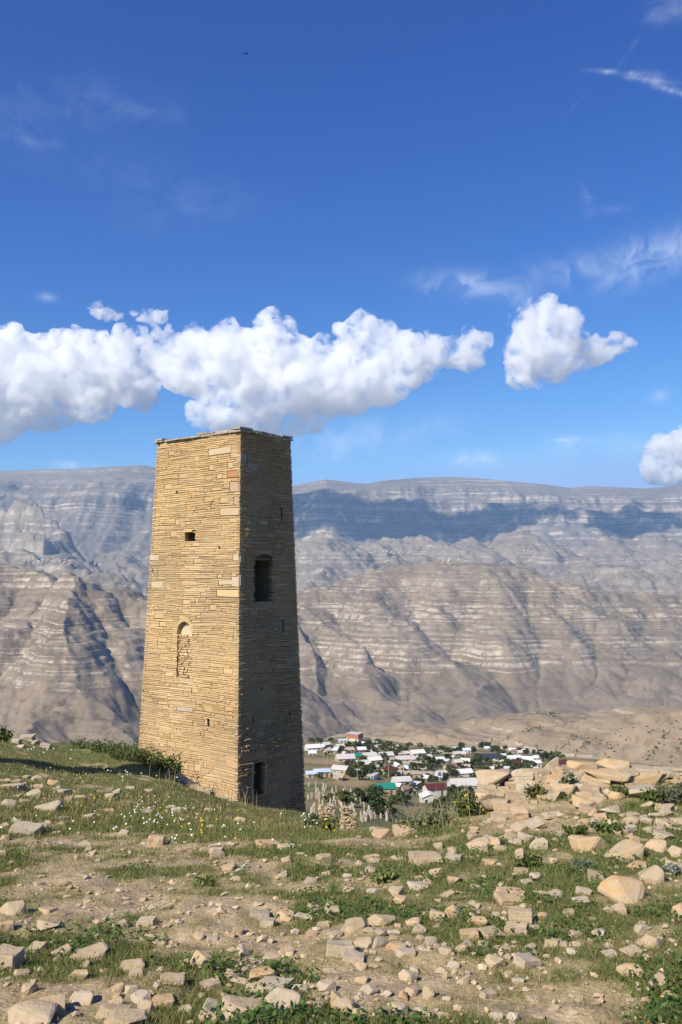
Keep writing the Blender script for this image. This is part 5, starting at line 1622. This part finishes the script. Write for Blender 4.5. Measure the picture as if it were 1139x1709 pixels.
def box_faces(x0, x1, y0, y1, z0, z1):
    V = [(x0, y0, z0), (x1, y0, z0), (x1, y1, z0), (x0, y1, z0), (x0, y0, z1), (x1, y0, z1), (x1, y1, z1), (x0, y1, z1)]
    F = [[0, 1, 5, 4], [1, 2, 6, 5], [2, 3, 7, 6], [3, 0, 4, 7], [4, 5, 6, 7], [3, 2, 1, 0]]
    return V, F

def boxmesh(name, mat, *dims):
    P, F = [], []
    for d in dims:
        v, f = box_faces(*d)
        F += [[i + len(P) for i in q] for q in f]; P += v
    return raw_mesh(name, np.array(P), F, mat)

def poly_obj(name, V, F, mat, parent):
    me = bpy.data.meshes.new(name); me.from_pydata([tuple(v) for v in V], [], F); me.materials.append(mat); me.update()
    return link(name, me, parent)

def house(px0, px1, top, base, roof, wall, kind, yaw, label, nwin=3, storeys=1):
    px = (px0 + px1) / 2
    p = on_ground(px, base, 240, 780)
    s = p.y / F_PX
    ya = R(yaw)
    L = (px1 - px0) * s / (abs(math.cos(ya)) + 0.55 * abs(math.sin(ya)))
    D = min(max(L * 0.8, 5.0), 9.5)
    H = (base - top) * s
    rise = min(0.22 * D, 0.45 * H) if kind != 'flat' else 0.25
    hw = min(max(H - rise - D * 0.14, 1.9), 2.7 * storeys)
    c = p + Vector((0, D * 0.5, 0))
    root = empty('village_house', (c.x, c.y, gz(c.x, c.y) - 0.2), label, 'house', 'houses of the village below')
    root.rotation_euler = (0, 0, ya)
    x, y = L / 2, D / 2
    dn = -3.0                                   # footing cut into the slope
    V, F = box_faces(-x, x, -y, y, dn, hw)
    if kind == 'gable':
        V += [(-x, 0, hw + rise), (x, 0, hw + rise)]; F = F[:4] + [F[5]] + [[7, 4, 8], [5, 6, 9]] + [[4, 5, 9, 8], [6, 7, 8, 9]]
    if kind == 'end':                            # gable end towards the viewer
        V += [(0, -y, hw + rise), (0, y, hw + rise)]; F = F[:4] + [F[5]] + [[4, 5, 8], [6, 7, 9]] + [[5, 6, 9, 8], [7, 4, 8, 9]]
    poly_obj('wall', V, F, WALLC[wall], root)
    e, th = 0.35, 0.14
    if kind == 'flat':
        link('roof', boxmesh('roof', ROOFC[roof], (-x - e, x + e, -y - e, y + e, hw + 0.01, hw + 0.25)), root)
    else:
        if kind == 'gable':
            prof = [(-y - e, hw - e * rise / y), (0, hw + rise), (y + e, hw - e * rise / y)]
            pt = lambda a, q, dz: (a, q[0], q[1] + 0.03 + dz)
            a0, a1 = -x - e, x + e
        else:
            prof = [(-x - e, hw - e * rise / x), (0, hw + rise), (x + e, hw - e * rise / x)]
            pt = lambda a, q, dz: (q[0], a, q[1] + 0.03 + dz)
            a0, a1 = -y - e, y + e
        for k in range(2):
            q0, q1 = prof[k], prof[k + 1]
            V = [pt(a0, q0, 0), pt(a1, q0, 0), pt(a1, q1, 0), pt(a0, q1, 0), pt(a0, q0, th), pt(a1, q0, th), pt(a1, q1, th), pt(a0, q1, th)]
            poly_obj('roof_slope', V, [[0, 1, 5, 4], [1, 2, 6, 5], [2, 3, 7, 6], [3, 0, 4, 7], [4, 5, 6, 7], [3, 2, 1, 0]], ROOFC[roof], root)
    n = max(2, int(L / 2.6)) if nwin else 0
    for st in range(storeys):
        zb = hw * (st + 0.35) / storeys; wh = min(1.3, hw / storeys * 0.42)
        for k in range(n):
            wx = -x + L * (k + 0.5) / n
            if st == 0 and k == n // 2:
                link('door', boxmesh('door', DOORB, (wx - 0.45, wx + 0.45, -y - 0.05, -y + 0.05, 0.1, min(2.0, hw * 0.8))), root)
                continue
            f = link('window', boxmesh('window', FRAMEW, (wx - 0.6, wx + 0.6, -y - 0.04, -y + 0.05, zb - 0.1, zb + wh + 0.1)), root)
            link('pane', boxmesh('pane', PANE, (wx - 0.48, wx + 0.48, -y - 0.07, -y - 0.02, zb, zb + wh)), f)
    HOUSES.append((px0, px1, top, base))
    return root, (L, D, hw)

HOUSES = []
for a in [
    (509, 535, 1240, 1253, 'white', 'white', 'gable', 18, 'long white-roofed house beside the tower edge, uppermost on the meadow'),
    (537, 551, 1239, 1247, 'grey', 'stone', 'gable', 25, 'small grey-roofed shed above the cream cottage'),
    (542, 555, 1248, 1258, 'white', 'cream', 'end', -15, 'tiny cream cottage with gable front on the open meadow'),
    (560, 575, 1242, 1250, 'grey', 'stone', 'gable', 20, 'grey-roofed house right of the cream cottage'),
    (566, 579, 1233, 1240, 'blue', 'white', 'flat', 10, 'low pale shed in front of the red and white building'),
    (595, 609, 1239, 1247, 'white', 'stone', 'gable', 18, 'pale-roofed house just below the red and white building'),
    (596, 611, 1249, 1256, 'white', 'maroon', 'gable', 12, 'white-roofed house with dark red gable wall'),
    (624, 638, 1244, 1251, 'grey', 'stone', 'gable', 20, 'grey-roofed house under the bare track'),
    (621, 636, 1231, 1239, 'tan', 'stone', 'flat', 8, 'roofless sandy stone ruin at the head of the bare track'),
    (560, 592, 1261, 1272, 'grey', 'stone', 'gable', 12, 'long grey-roofed house at the meadow edge'),
    (588, 602, 1258, 1267, 'green', 'stone', 'gable', 20, 'small house with dark green roof behind a long grey roof'),
    (605, 629, 1255, 1266, 'grey', 'white', 'gable', 15, 'grey-roofed house between the dark trees, upper village'),
    (632, 657, 1255, 1266, 'grey', 'stone', 'gable', 15, 'long grey roof right of the tree belt, upper village'),
    (591, 619, 1268, 1281, 'grey', 'stone', 'gable', 14, 'wide grey-roofed house behind the dark tree clump'),
    (612, 637, 1264, 1273, 'white', 'stone', 'gable', 22, 'pale-roofed house next to the wide grey-roofed one'),
    (555, 583, 1274, 1294, 'grey', 'stone', 'gable', -22, 'sandy stone house with grey roof standing in the meadow'),
    (511, 528, 1289, 1299, 'blue', 'stone', 'flat', 12, 'low zinc-roofed shed nearest the tower edge'),
    (525, 551, 1283, 1297, 'blue', 'stone', 'flat', 10, 'wider zinc-roofed shed with dark opening on the meadow'),
    (636, 661, 1275, 1295, 'maroon', 'stone', 'gable', 28, 'house under a big dark maroon roof, mid village'),
    (627, 660, 1299, 1327, 'green', 'stone', 'gable', 10, 'stone house with large teal green roof at the village front'),
    (655, 686, 1294, 1314, 'grey', 'white', 'gable', 14, 'white house with pale roof joined to the green-roofed house'),
    (703, 733, 1320, 1341, 'white', 'white', 'end', 6, 'white metal-clad shed with gable end, lowest in the village'),
    (709, 745, 1306, 1328, 'maroon', 'white', 'gable', 16, 'white house with maroon roof behind the metal-clad shed'),
    (752, 799, 1296, 1326, 'grey', 'white', 'gable', 8, 'large two-storey white house with long grey roof beside the wall end'),
    (770, 789, 1315, 1328, 'white', 'white', 'flat', 8, 'small white-roofed annex below the two-storey white house'),
    (673, 702, 1285, 1301, 'tan', 'stone', 'flat', 6, 'flat-roofed sandy stone house with dark doorway'),
    (702, 724, 1290, 1299, 'tan', 'stone', 'flat', 8, 'low flat-roofed stone outhouse, mid village'),
    (726, 747, 1284, 1298, 'grey', 'stone', 'gable', 25, 'grey gabled house in the middle of the village'),
    (761, 790, 1282, 1297, 'white', 'white', 'gable', 18, 'white-roofed house above the two-storey white house'),
    (770, 791, 1261, 1277, 'white', 'white', 'gable', -20, 'white house with bright roof, upper side of the village'),
    (757, 773, 1266, 1277, 'grey', 'stone', 'gable', 15, 'grey-roofed house adjoining the bright-roofed white house'),
    (726, 742, 1262, 1273, 'white', 'white', 'gable', 14, 'pale-roofed house among trees at mid height'),
    (756, 769, 1253, 1263, 'grey', 'stone', 'gable', 22, 'small grey-roofed house near the top of the village'),
    (773, 786, 1245, 1257, 'blue', 'white', 'gable', 10, 'bluish white house highest on the village rim'),
    (684, 710, 1249, 1264, 'white', 'white', 'gable', 20, 'large white-roofed house under the village rim'),
    (715, 728, 1244, 1251, 'tan', 'stone', 'flat', 5, 'low tan stone hut on the village rim'),
    (686, 696, 1241, 1248, 'tan', 'stone', 'flat', 12, 'tiny stone hut at the end of the bare track'),
    (660, 685, 1261, 1272, 'grey', 'white', 'gable', 14, 'long pale grey roof left of a small twin roof'),
    (685, 698, 1261, 1272, 'grey', 'stone', 'gable', 18, 'small grey roof beside a longer pale one'),
    (656, 673, 1272, 1287, 'white', 'cream', 'end', 20, 'beige gabled house next to the maroon roof'),
    (675, 700, 1270, 1280, 'tan', 'stone', 'flat', 10, 'long low stone barn behind the dark doorway house'),
    (742, 763, 1273, 1286, 'rose', 'stone', 'gable', 20, 'house with faded brown roof among the trees'),
    (802, 832, 1258, 1269, 'slate', 'white', 'gable', 4, 'long white house with dark blue roof'),
    (845, 872, 1258, 1272, 'white', 'white', 'gable', 14, 'broad white-roofed house behind the ruined wall'),
    (868, 892, 1260, 1272, 'white', 'white', 'gable', -12, 'second white-roofed house behind the ruined wall'),
    (886, 904, 1267, 1280, 'white', 'white', 'gable', 10, 'small white house close to the upright wall stone'),
    (803, 831, 1277, 1288, 'white', 'white', 'gable', 8, 'white-roofed house in front of the dark blue roof'),
    (855, 869, 1269, 1281, 'maroon', 'stone', 'gable', 14, 'small maroon-roofed house behind the wall end'),
    (926, 949, 1265, 1280, 'maroon', 'stone', 'gable', 20, 'maroon roof just above the wall top, farthest along the wall')]:
    house(*a, storeys=2 if 'two-storey' in a[8] else 1)

rb, (L_, D_, H_) = house(580, 605, 1220, 1237, 'grey', 'brick', 'flat', -28, 'red brick and white two-storey building on the village crest', storeys=2)
link('plinth', boxmesh('plinth', WALLC['white'], (-L_ / 2 - 0.06, L_ / 2 + 0.06, -D_ / 2 - 0.06, D_ / 2 + 0.06, -2.9, H_ * 0.42)), rb)
HOUSES.append((745, 766, 1326, 1342))
# small sheds and barns between the houses
hq = random.Random(89)
SH = []
tries = 0
while len(SH) < 60 and tries < 6000:
    tries += 1
    px = hq.uniform(515, 905); base = hq.uniform(1244, 1334)
    if px < 560 and base > 1262: continue
    if px > 660 and base < 1250 or (px > 800 and base > 1292) or (base > 1305 and px < 665): continue
    w = hq.uniform(7, 15); h = hq.uniform(5, 8)
    if any(px - w / 2 < q[1] - 2 and px + w / 2 > q[0] + 2 and base > q[2] + 3 and base - h < q[3] - 2 for q in HOUSES): continue
    SH.append((px, base, w, h)); HOUSES.append((px - w / 2, px + w / 2, base - h, base))
def band_of(row): return 'on the village rim' if row < 1260 else 'in the upper village' if row < 1280 else 'in the lower village'
cls = {}
for q in SH:
    roof = hq.choice(['grey', 'white', 'tan', 'rose', 'blue', 'grey', 'white']); kind = hq.choice(['gable', 'flat', 'gable'])
    cls.setdefault((roof, kind, band_of(q[1])), []).append(q)
RW = {'grey': 'grey-roofed', 'white': 'pale-roofed', 'tan': 'tan-roofed', 'rose': 'brown-roofed', 'blue': 'zinc-roofed'}
for (roof, kind, bn), qs in cls.items():
    qs.sort(key=lambda q: q[0])
    for i, (px, base, w, h) in enumerate(qs):
        o, _ = house(px - w / 2, px + w / 2, base - h, base, roof, hq.choice(['stone', 'stone', 'white']), kind, hq.uniform(-28, 28), f"{ORD[i] or 'first '}small {RW[roof]} {'gabled' if kind == 'gable' else 'flat'} shed from the tower {bn}")
        o.name = 'village_shed'; o['category'] = 'shed'; o['group'] = 'sheds of the village below'; HOUSES.pop()

def fence(px0, px1, row, h, mat, label):
    a = on_ground(px0, row, 240, 780); b = on_ground(px1, row, 240, 780)
    root = empty('board_fence', tuple(a), label, 'fence')
    d = b - a; n = 9
    for k in range(n):
        p = d * (k / n); q = d * ((k + 0.93) / n)
        V = [(p.x, p.y, p.z - 0.3), (q.x, q.y, q.z - 0.3), (q.x, q.y, q.z + h), (p.x, p.y, p.z + h)]
        V += [(v[0] + 0.02, v[1] + 0.08, v[2]) for v in V]
        poly_obj('board', V, [[0, 1, 2, 3], [5, 4, 7, 6], [0, 4, 5, 1], [1, 5, 6, 2], [2, 6, 7, 3], [3, 7, 4, 0]], mat, root)
fence(748, 764, 1338, 1.9, WALLC['maroon'], 'dark maroon board fence between weeds and the white metal-clad shed')

# trees: tapered trunk, limbs and a broken crown of leaf clumps
CROWN = [(0.045, 0.070, 0.022), (0.062, 0.090, 0.028), (0.08, 0.105, 0.036), (0.036, 0.056, 0.019), (0.11, 0.115, 0.042)]
def tree_meshes(seed):
    q = random.Random(seed); r = np.random.default_rng(seed)
    tubes = [tube([(0, 0, -0.15), (0.02, 0.01, 0.18), (0.0, 0.03, 0.42), (0.02, 0.0, 0.7)], [0.045, 0.036, 0.026, 0.010], 6)]
    pts = []
    for k in range(18):
        th = q.uniform(0, 6.28); el = q.uniform(-0.75, 1.3); rad = q.uniform(0.22, 0.42)
        c = Vector((math.cos(th) * math.cos(el) * rad * 1.15, math.sin(th) * math.cos(el) * rad * 1.15, 0.46 + math.sin(el) * rad))
        tubes.append(tube([(0.0, 0.02, q.uniform(0.2, 0.45)), tuple(c * 0.6 + Vector((0, 0, 0.16))), tuple(c)], [0.016, 0.010, 0.004], 5))
        m = q.randint(55, 95)
        v = r.normal(size=(m, 3)); v /= np.linalg.norm(v, axis=1, keepdims=True)
        pts.append(np.array(c) + v * (r.random((m, 1))**0.4) * np.array([1, 1, 0.8]) * q.uniform(0.12, 0.2))
    return join_tubes('trunk', tubes, STEM), leafy_mesh('crown', np.concatenate(pts), 0.055, seed, CROWN)
TREES = [tree_meshes(700 + k) for k in range(5)]
CROWN = [(0.085, 0.115, 0.034), (0.11, 0.14, 0.042), (0.14, 0.15, 0.055), (0.065, 0.09, 0.028)]
TREES += [tree_meshes(720 + k) for k in range(3)]

def tree(px, base, dpx, label, group, d0=240, d1=780, sq=0.9, grow=1.15):
    p = on_ground(px, base, d0, d1); s = dpx * p.y / F_PX * grow
    root = empty('tree', tuple(p), label, 'tree', group)
    tr, cr = TREES[tq.randrange(8)]
    z = tq.uniform(0, 6.28)
    for nm, me in (('trunk', tr), ('crown', cr)):
        o = link(nm, me, root)
        o.scale = (s * 1.1, s * 1.1, s * sq); o.rotation_euler = (0, 0, z)
    return root
tq = random.Random(81)
TSPOT = """585 1284 16;594 1290 20;604 1292 22;612 1297 20;600 1301 18;588 1296 16;620 1290 16;575 1262 12;595 1252 14;604 1252 14;612 1254 12;583 1250 12;625 1258 12;640 1252 12;648 1250 14;657 1254 12;660 1262 12;641 1274 14;634 1284 12;
648 1298 14;652 1284 12;667 1258 12;676 1256 10;705 1276 18;712 1284 16;700 1286 14;718 1278 16;690 1284 12;722 1286 12;735 1280 14;748 1270 14;752 1292 16;758 1296 14;745 1300 12;712 1262 14;720 1258 12;748 1260 12;765 1258 12;795 1282 18;804 1288 16;812 1290 18;798 1272 14;
815 1276 14;772 1250 10;814 1250 12;828 1258 14;838 1262 12;842 1280 18;850 1284 16;862 1286 14;876 1284 16;908 1270 16;918 1268 14;935 1266 12;880 1292 14;890 1282 12;700 1312 14;705 1318 12;690 1326 14;680 1318 12;696 1300 12;668 1312 10;
762 1334 24;778 1336 26;770 1346 24;752 1340 18;786 1330 16;668 1338 18;660 1342 16;676 1344 18;740 1342 14;728 1348 16;520 1240 10;530 1238 8;548 1262 10;535 1240 9;553 1238 8;618 1246 12;632 1242 10;628 1250 12;790 1258 12;782 1282 12;738 1256 12;660 1294 12;645 1262 10;570 1256 9;
608 1272 12;640 1266 10;664 1280 12;683 1300 10;716 1300 10;734 1302 12;820 1284 12;832 1290 14;858 1276 10"""
trs = []
for q in TSPOT.replace('\n', '').split(';'):
    px, row, dp = (float(v) for v in q.split())
    trs.append((px, row, dp))
ex = random.Random(93)
for _ in range(46):
    h = ex.choice(HOUSES)
    px, row = ex.choice([h[0] - ex.uniform(2, 6), h[1] + ex.uniform(2, 6)]), h[3] + ex.uniform(-4, 3)
    if 515 < px < 930 and 1244 < row < 1338: trs.append((px, row, ex.uniform(7, 12)))
def near_house(px, row):
    h = min(HOUSES, key=lambda q: abs((q[0] + q[1]) / 2 - px) + 2 * abs(q[3] - row))
    return h
bands = [('on the village rim', 1200, 1256), ('in the upper village', 1256, 1276), ('in the middle of the village', 1276, 1292), ('in the lower village', 1292, 1322), ('below the village front', 1322, 1400)]
for bn, b0, b1 in bands:
  for half, h0, h1 in (('nearer the tower', 0, 690), ('nearer the ruined wall', 690, 1139)):
    sel = sorted([t for t in trs if b0 <= t[1] < b1 and h0 <= t[0] < h1], key=lambda t: t[0])
    for i, t in enumerate(sel):
        tree(*t, f'{ORD[min(i, 38)] or "first "}tree {bn}, {half}', 'trees of the village')
for (px, base, dp, lab) in ((577, 1347, 38, 'round dark green tree in the middle of the cemetery'), (622, 1342, 40, 'large dark green tree at the back of the cemetery, away from the tower'), (641, 1364, 44, 'largest dark green tree at the near corner of the cemetery'),
                            (549, 1338, 20, 'small dark tree at the cemetery edge by the tower'), (600, 1336, 28, 'dark tree between the round cemetery tree and the large one'), (628, 1320, 30, 'dark tree behind the cemetery under the green-roofed house')):
    tree(px, base, dp, lab, 'trees in the cemetery', 70, 190, 0.72, 1.0)

# the cemetery: upright stelae
GRAVE = plain('weathered_gravestone', (0.45, 0.39, 0.31), 0.9, 0.22, 2.0)
def stele_mesh(seed):
    q = random.Random(seed)
    w, t, h = 0.15, 0.06, 1.0
    prof = [(-w * 0.85, -0.3), (w * 0.85, -0.3), (w, h * 0.75), (w * q.uniform(0.6, 1.0), h * 0.9), (w * 0.35, h), (-w * 0.35, h), (-w * q.uniform(0.6, 1.0), h * 0.9), (-w, h * 0.75)]
    n = len(prof)
    V = [(x, -t, z) for x, z in prof] + [(x, t, z) for x, z in prof]
    F = [list(range(n)), list(range(2 * n - 1, n - 1, -1))] + [[(i + 1) % n, i, i + n, (i + 1) % n + n] for i in range(n)]
    me = bpy.data.meshes.new('gravestone'); me.from_pydata(V, [], F); me.materials.append(GRAVE); me.update()
    return me
STELE = [stele_mesh(k) for k in range(5)]
gq = random.Random(83)
rown = ['nearest row', 'second row', 'third row', 'fourth row', 'fifth row', 'sixth row', 'farthest row']
for ri, (row, x0, x1, n) in enumerate([(1369, 600, 655, 12), (1360, 512, 655, 17), (1351, 512, 645, 18), (1342, 512, 640, 18), (1333, 513, 600, 13), (1324, 513, 590, 9), (1315, 514, 545, 6)]):
    xs = sorted(gq.uniform(x0, x1) for _ in range(n))
    for i, px in enumerate(xs):
        p = on_ground(px, row + gq.uniform(-3, 3), 66, 190)
        o = link('gravestone', gq.choice(STELE), None, f'{ORD[i] or "first "}upright pale gravestone from the tower in the {rown[ri]} of the cemetery', 'gravestone', 'gravestones in the cemetery below the tower')
        h = gq.uniform(0.55, 1.15)
        o.location = p; o.scale = (gq.uniform(0.55, 0.85), 0.9, h); o.rotation_euler = (gq.gauss(0, 0.10), gq.gauss(0, 0.10), gq.uniform(-0.7, 0.7))

# two stubs of a ruined wall in front of the cemetery
def ruin(px0, px1, top, base, d, label):
    a = at(px0, base, d); b = at(px1, base, d); s = d / F_PX
    q = random.Random(int(px0))
    root = empty('ruin_stub', (a.x, a.y, a.z), label, 'ruin', 'ruin stubs before the cemetery')
    W = (px1 - px0) * s; H = (base - top) * s
    z = -0.8
    while z < H:
        h = q.uniform(0.10, 0.18); x = q.uniform(-0.05, 0.05)
        edge = 1 - 0.25 * max(0, z / H) * q.random()
        while x < W * edge:
            ln = q.uniform(0.18, 0.42)
            if z > H * 0.8 and q.random() < 0.3: x += ln; continue
            o = bpy.data.objects.new('stone', q.choice(ROCKS[('blocky', q.choice(['tan', 'tan', 'ochre', 'pale']))])); COL.objects.link(o); o.parent = root
            o.scale = (ln * 1.12, 0.5, h * 1.25); o.location = (x + ln / 2, 0.1 * x + q.uniform(-0.04, 0.04), z + h / 2); o.rotation_euler = (q.uniform(-.05, .05), q.uniform(-.05, .05), q.uniform(-.15, .15))
            x += ln
        z += h
ruin(531, 557, 1345, 1384, 55, 'broad stub of ruined stone wall next to the tower corner')
ruin(569, 590, 1349, 1386, 54, 'narrow crumbling stub of ruined stone wall beyond the broad one')

# utility poles
POLE = plain('weathered_pole_wood', (0.30, 0.26, 0.21), 0.9, 0.2, 1)
for (px, base, h, lab) in ((547, 1276, 7, 'wooden utility pole on the meadow beside the tower'), (649, 1302, 8, 'utility pole in front of the maroon-roofed house'), (735, 1316, 8, 'utility pole behind the metal-clad shed'), (597, 1316, 7, 'utility pole in the dry field before the dark tree clump')):
    p = on_ground(px, base, 240, 780)
    root = empty('utility_pole', tuple(p), lab, 'pole', 'utility poles of the village')
    v, f = tube([(0, 0, -0.5), (0, 0, h * 0.5), (0, 0, h)], [0.16, 0.13, 0.11], 8)
    link('post', raw_mesh('post', np.array(v), f, POLE), root)
    link('crossarm', boxmesh('crossarm', POLE, (-0.8, 0.8, -0.09, 0.09, h - 0.7, h - 0.52)), root)

# scrub on the brown hillside and along the valley streams
def scrub():
    r = np.random.default_rng(85)
    dg = bpy.context.evaluated_depsgraph_get()
    pts = []
    def hit(px, row):
        d = ray(px, row)
        ok, loc, nrm, idx, ob, mtx = SC.ray_cast(dg, Vector((0, 0, EYE)) + d.normalized() * 760, d.normalized())
        tries = 0
        return loc if ok and ob.name.split('.')[0] in ('brown_hillside', 'terraced_mountain') else None
    for (x0, y0, x1, y1, n, w) in ((915, 1268, 965, 1225, 34, 3), (960, 1262, 985, 1230, 20, 3), (1080, 1270, 1110, 1225, 26, 3), (1120, 1270, 1139, 1235, 14, 3), (850, 1262, 880, 1240, 16, 3), (880, 1268, 900, 1245, 14, 3), (1010, 1262, 1040, 1225, 12, 6),
                                   (895, 1186, 930, 1192, 30, 3), (860, 1224, 905, 1212, 20, 2), (980, 1240, 1139, 1215, 30, 10), (820, 1236, 850, 1232, 8, 2)):
        for _ in range(n):
            t = r.random()
            p = hit(x0 + (x1 - x0) * t + r.normal() * w, y0 + (y1 - y0) * t + r.normal() * w)
            if p is not None: pts.append(np.array(p))
    if not pts: return
    P = []
    for p in pts:
        sz = r.uniform(0.6, 1.7)
        m = 26
        v = r.normal(size=(m, 3)) * np.array([1, 1, 0.6]) * sz * 0.55; v[:, 2] = np.abs(v[:, 2])
        P.append(p + v)
    link('scrub', leafy_mesh('scrub', np.concatenate(P), 0.65, 86, CROWN), kind='stuff', label='dark scrub dotted in lines down the brown hillside')
scrub()

# far villages: white specks of houses
def far_house_mesh():
    V, F = box_faces(-0.5, 0.5, -0.4, 0.4, -0.6, 0.55)
    V += [(-0.5, 0, 0.85), (0.5, 0, 0.85)]; F = F[:4] + [F[5]] + [[7, 4, 8], [5, 6, 9]]
    me = bpy.data.meshes.new('wall'); me.from_pydata(V, [], F); me.materials.append(WALLC['stone']); me.update()
    V2 = [(-0.55, -0.47, 0.50), (0.55, -0.47, 0.50), (0.55, 0, 0.88), (-0.55, 0, 0.88), (0.55, 0.47, 0.50), (-0.55, 0.47, 0.50)]
    m2 = bpy.data.meshes.new('roof'); m2.from_pydata(V2, [], [[0, 1, 2, 3], [3, 2, 4, 5]]); m2.materials.append(ROOFC['grey']); m2.update()
    return me, m2
FW, FR = far_house_mesh()
fq = random.Random(87)
dg = bpy.context.evaluated_depsgraph_get()
for (cx, cy, sx, sy, n, where) in ((660, 922, 16, 3, 16, 'in the middle hamlet'), (745, 934, 16, 4, 20, 'in the larger hamlet over the banded mountain'), (880, 921, 12, 3, 10, 'under the plateau cliffs'), (60, 936, 16, 3, 20, 'in the upper hillside hamlet'), (108, 940, 14, 3, 18, 'at the lower end of the hillside hamlet')):
    got = []
    for _ in range(n * 3):
        if len(got) >= n: break
        px, row = fq.gauss(cx, sx), fq.gauss(cy, sy)
        dv = ray(px, row).normalized()
        ok, loc, nr, ix, ob, mx = SC.ray_cast(dg, Vector((0, 0, EYE)) + dv * 1300, dv)
        if not ok or ob.name.split('.')[0] not in ('badland_hills', 'far_plateau', 'layered_mountain', 'terraced_mountain'): continue
        got.append((px, loc))
    got.sort(key=lambda q: q[0])
    for i, (px, loc) in enumerate(got):
        o = empty('distant_house', tuple(loc), f'{ORD[min(i, 38)] or "first "}tiny white house from the tower side {where}', 'house', 'white houses ' + where)
        if cx < 300: o['label'] = o['label'].replace('from the tower side', 'from the frame edge')
        s = fq.uniform(6, 11) * (loc.y / 4500)
        o.scale = (s, s * 0.9, s * 0.75); o.rotation_euler = (0, 0, fq.uniform(-0.6, 0.6))
        link('wall', FW, o); link('roof', FR, o)

# a bird high up
def bird():
    p = at(411, 90, 62)
    V = [(-0.20, 0, 0.02), (0.16, 0, 0.0), (0.24, 0, 0.02), (0.0, -0.045, 0.0), (0.0, 0.045, 0.0), (0, 0, 0.05), (0, 0, -0.05), (-0.30, -0.05, 0.02), (-0.30, 0.05, 0.02)]
    bm = bmesh.new()
    bmesh.ops.create_icosphere(bm, subdivisions=2, radius=1.0)
    for v in bm.verts:
        x, y, z = v.co
        k = 1 - 0.35 * max(0, -x)
        v.co = Vector((x * 0.17, y * 0.05 * k, z * 0.05 * k))
    me = bpy.data.meshes.new('bird')
    def wing(sg):
        pts = [(0.06, 0.03 * sg, 0.02), (0.05, 0.16 * sg, 0.07), (-0.02, 0.30 * sg, 0.02), (-0.05, 0.15 * sg, 0.06), (-0.06, 0.03 * sg, 0.02)]
        top = [bm.verts.new(q) for q in pts]; bot = [bm.verts.new((q[0], q[1], q[2] - 0.012)) for q in pts]
        bm.faces.new(top if sg > 0 else top[::-1]); bm.faces.new(bot[::-1] if sg > 0 else bot)
        for i in range(5):
            j = (i + 1) % 5
            bm.faces.new((top[i], bot[i], bot[j], top[j]))
    wing(1); wing(-1)
    tl = [bm.verts.new(q) for q in ((-0.14, 0, 0.005), (-0.28, 0.05, 0.01), (-0.28, -0.05, 0.01))]; bm.faces.new(tl)
    bmesh.ops.recalc_face_normals(bm, faces=bm.faces)
    bm.to_mesh(me); bm.free(); me.materials.append(plain('black_feather', (0.015, 0.014, 0.013), 0.7, 0.2, 10))
    o = link('bird', me, None, 'small black bird gliding alone high in the blue sky', 'bird')
    o.location = p; o.rotation_euler = (R(-8), R(-20), R(75))
    o.scale = (1.1, 1.1, 1.1)
bird()
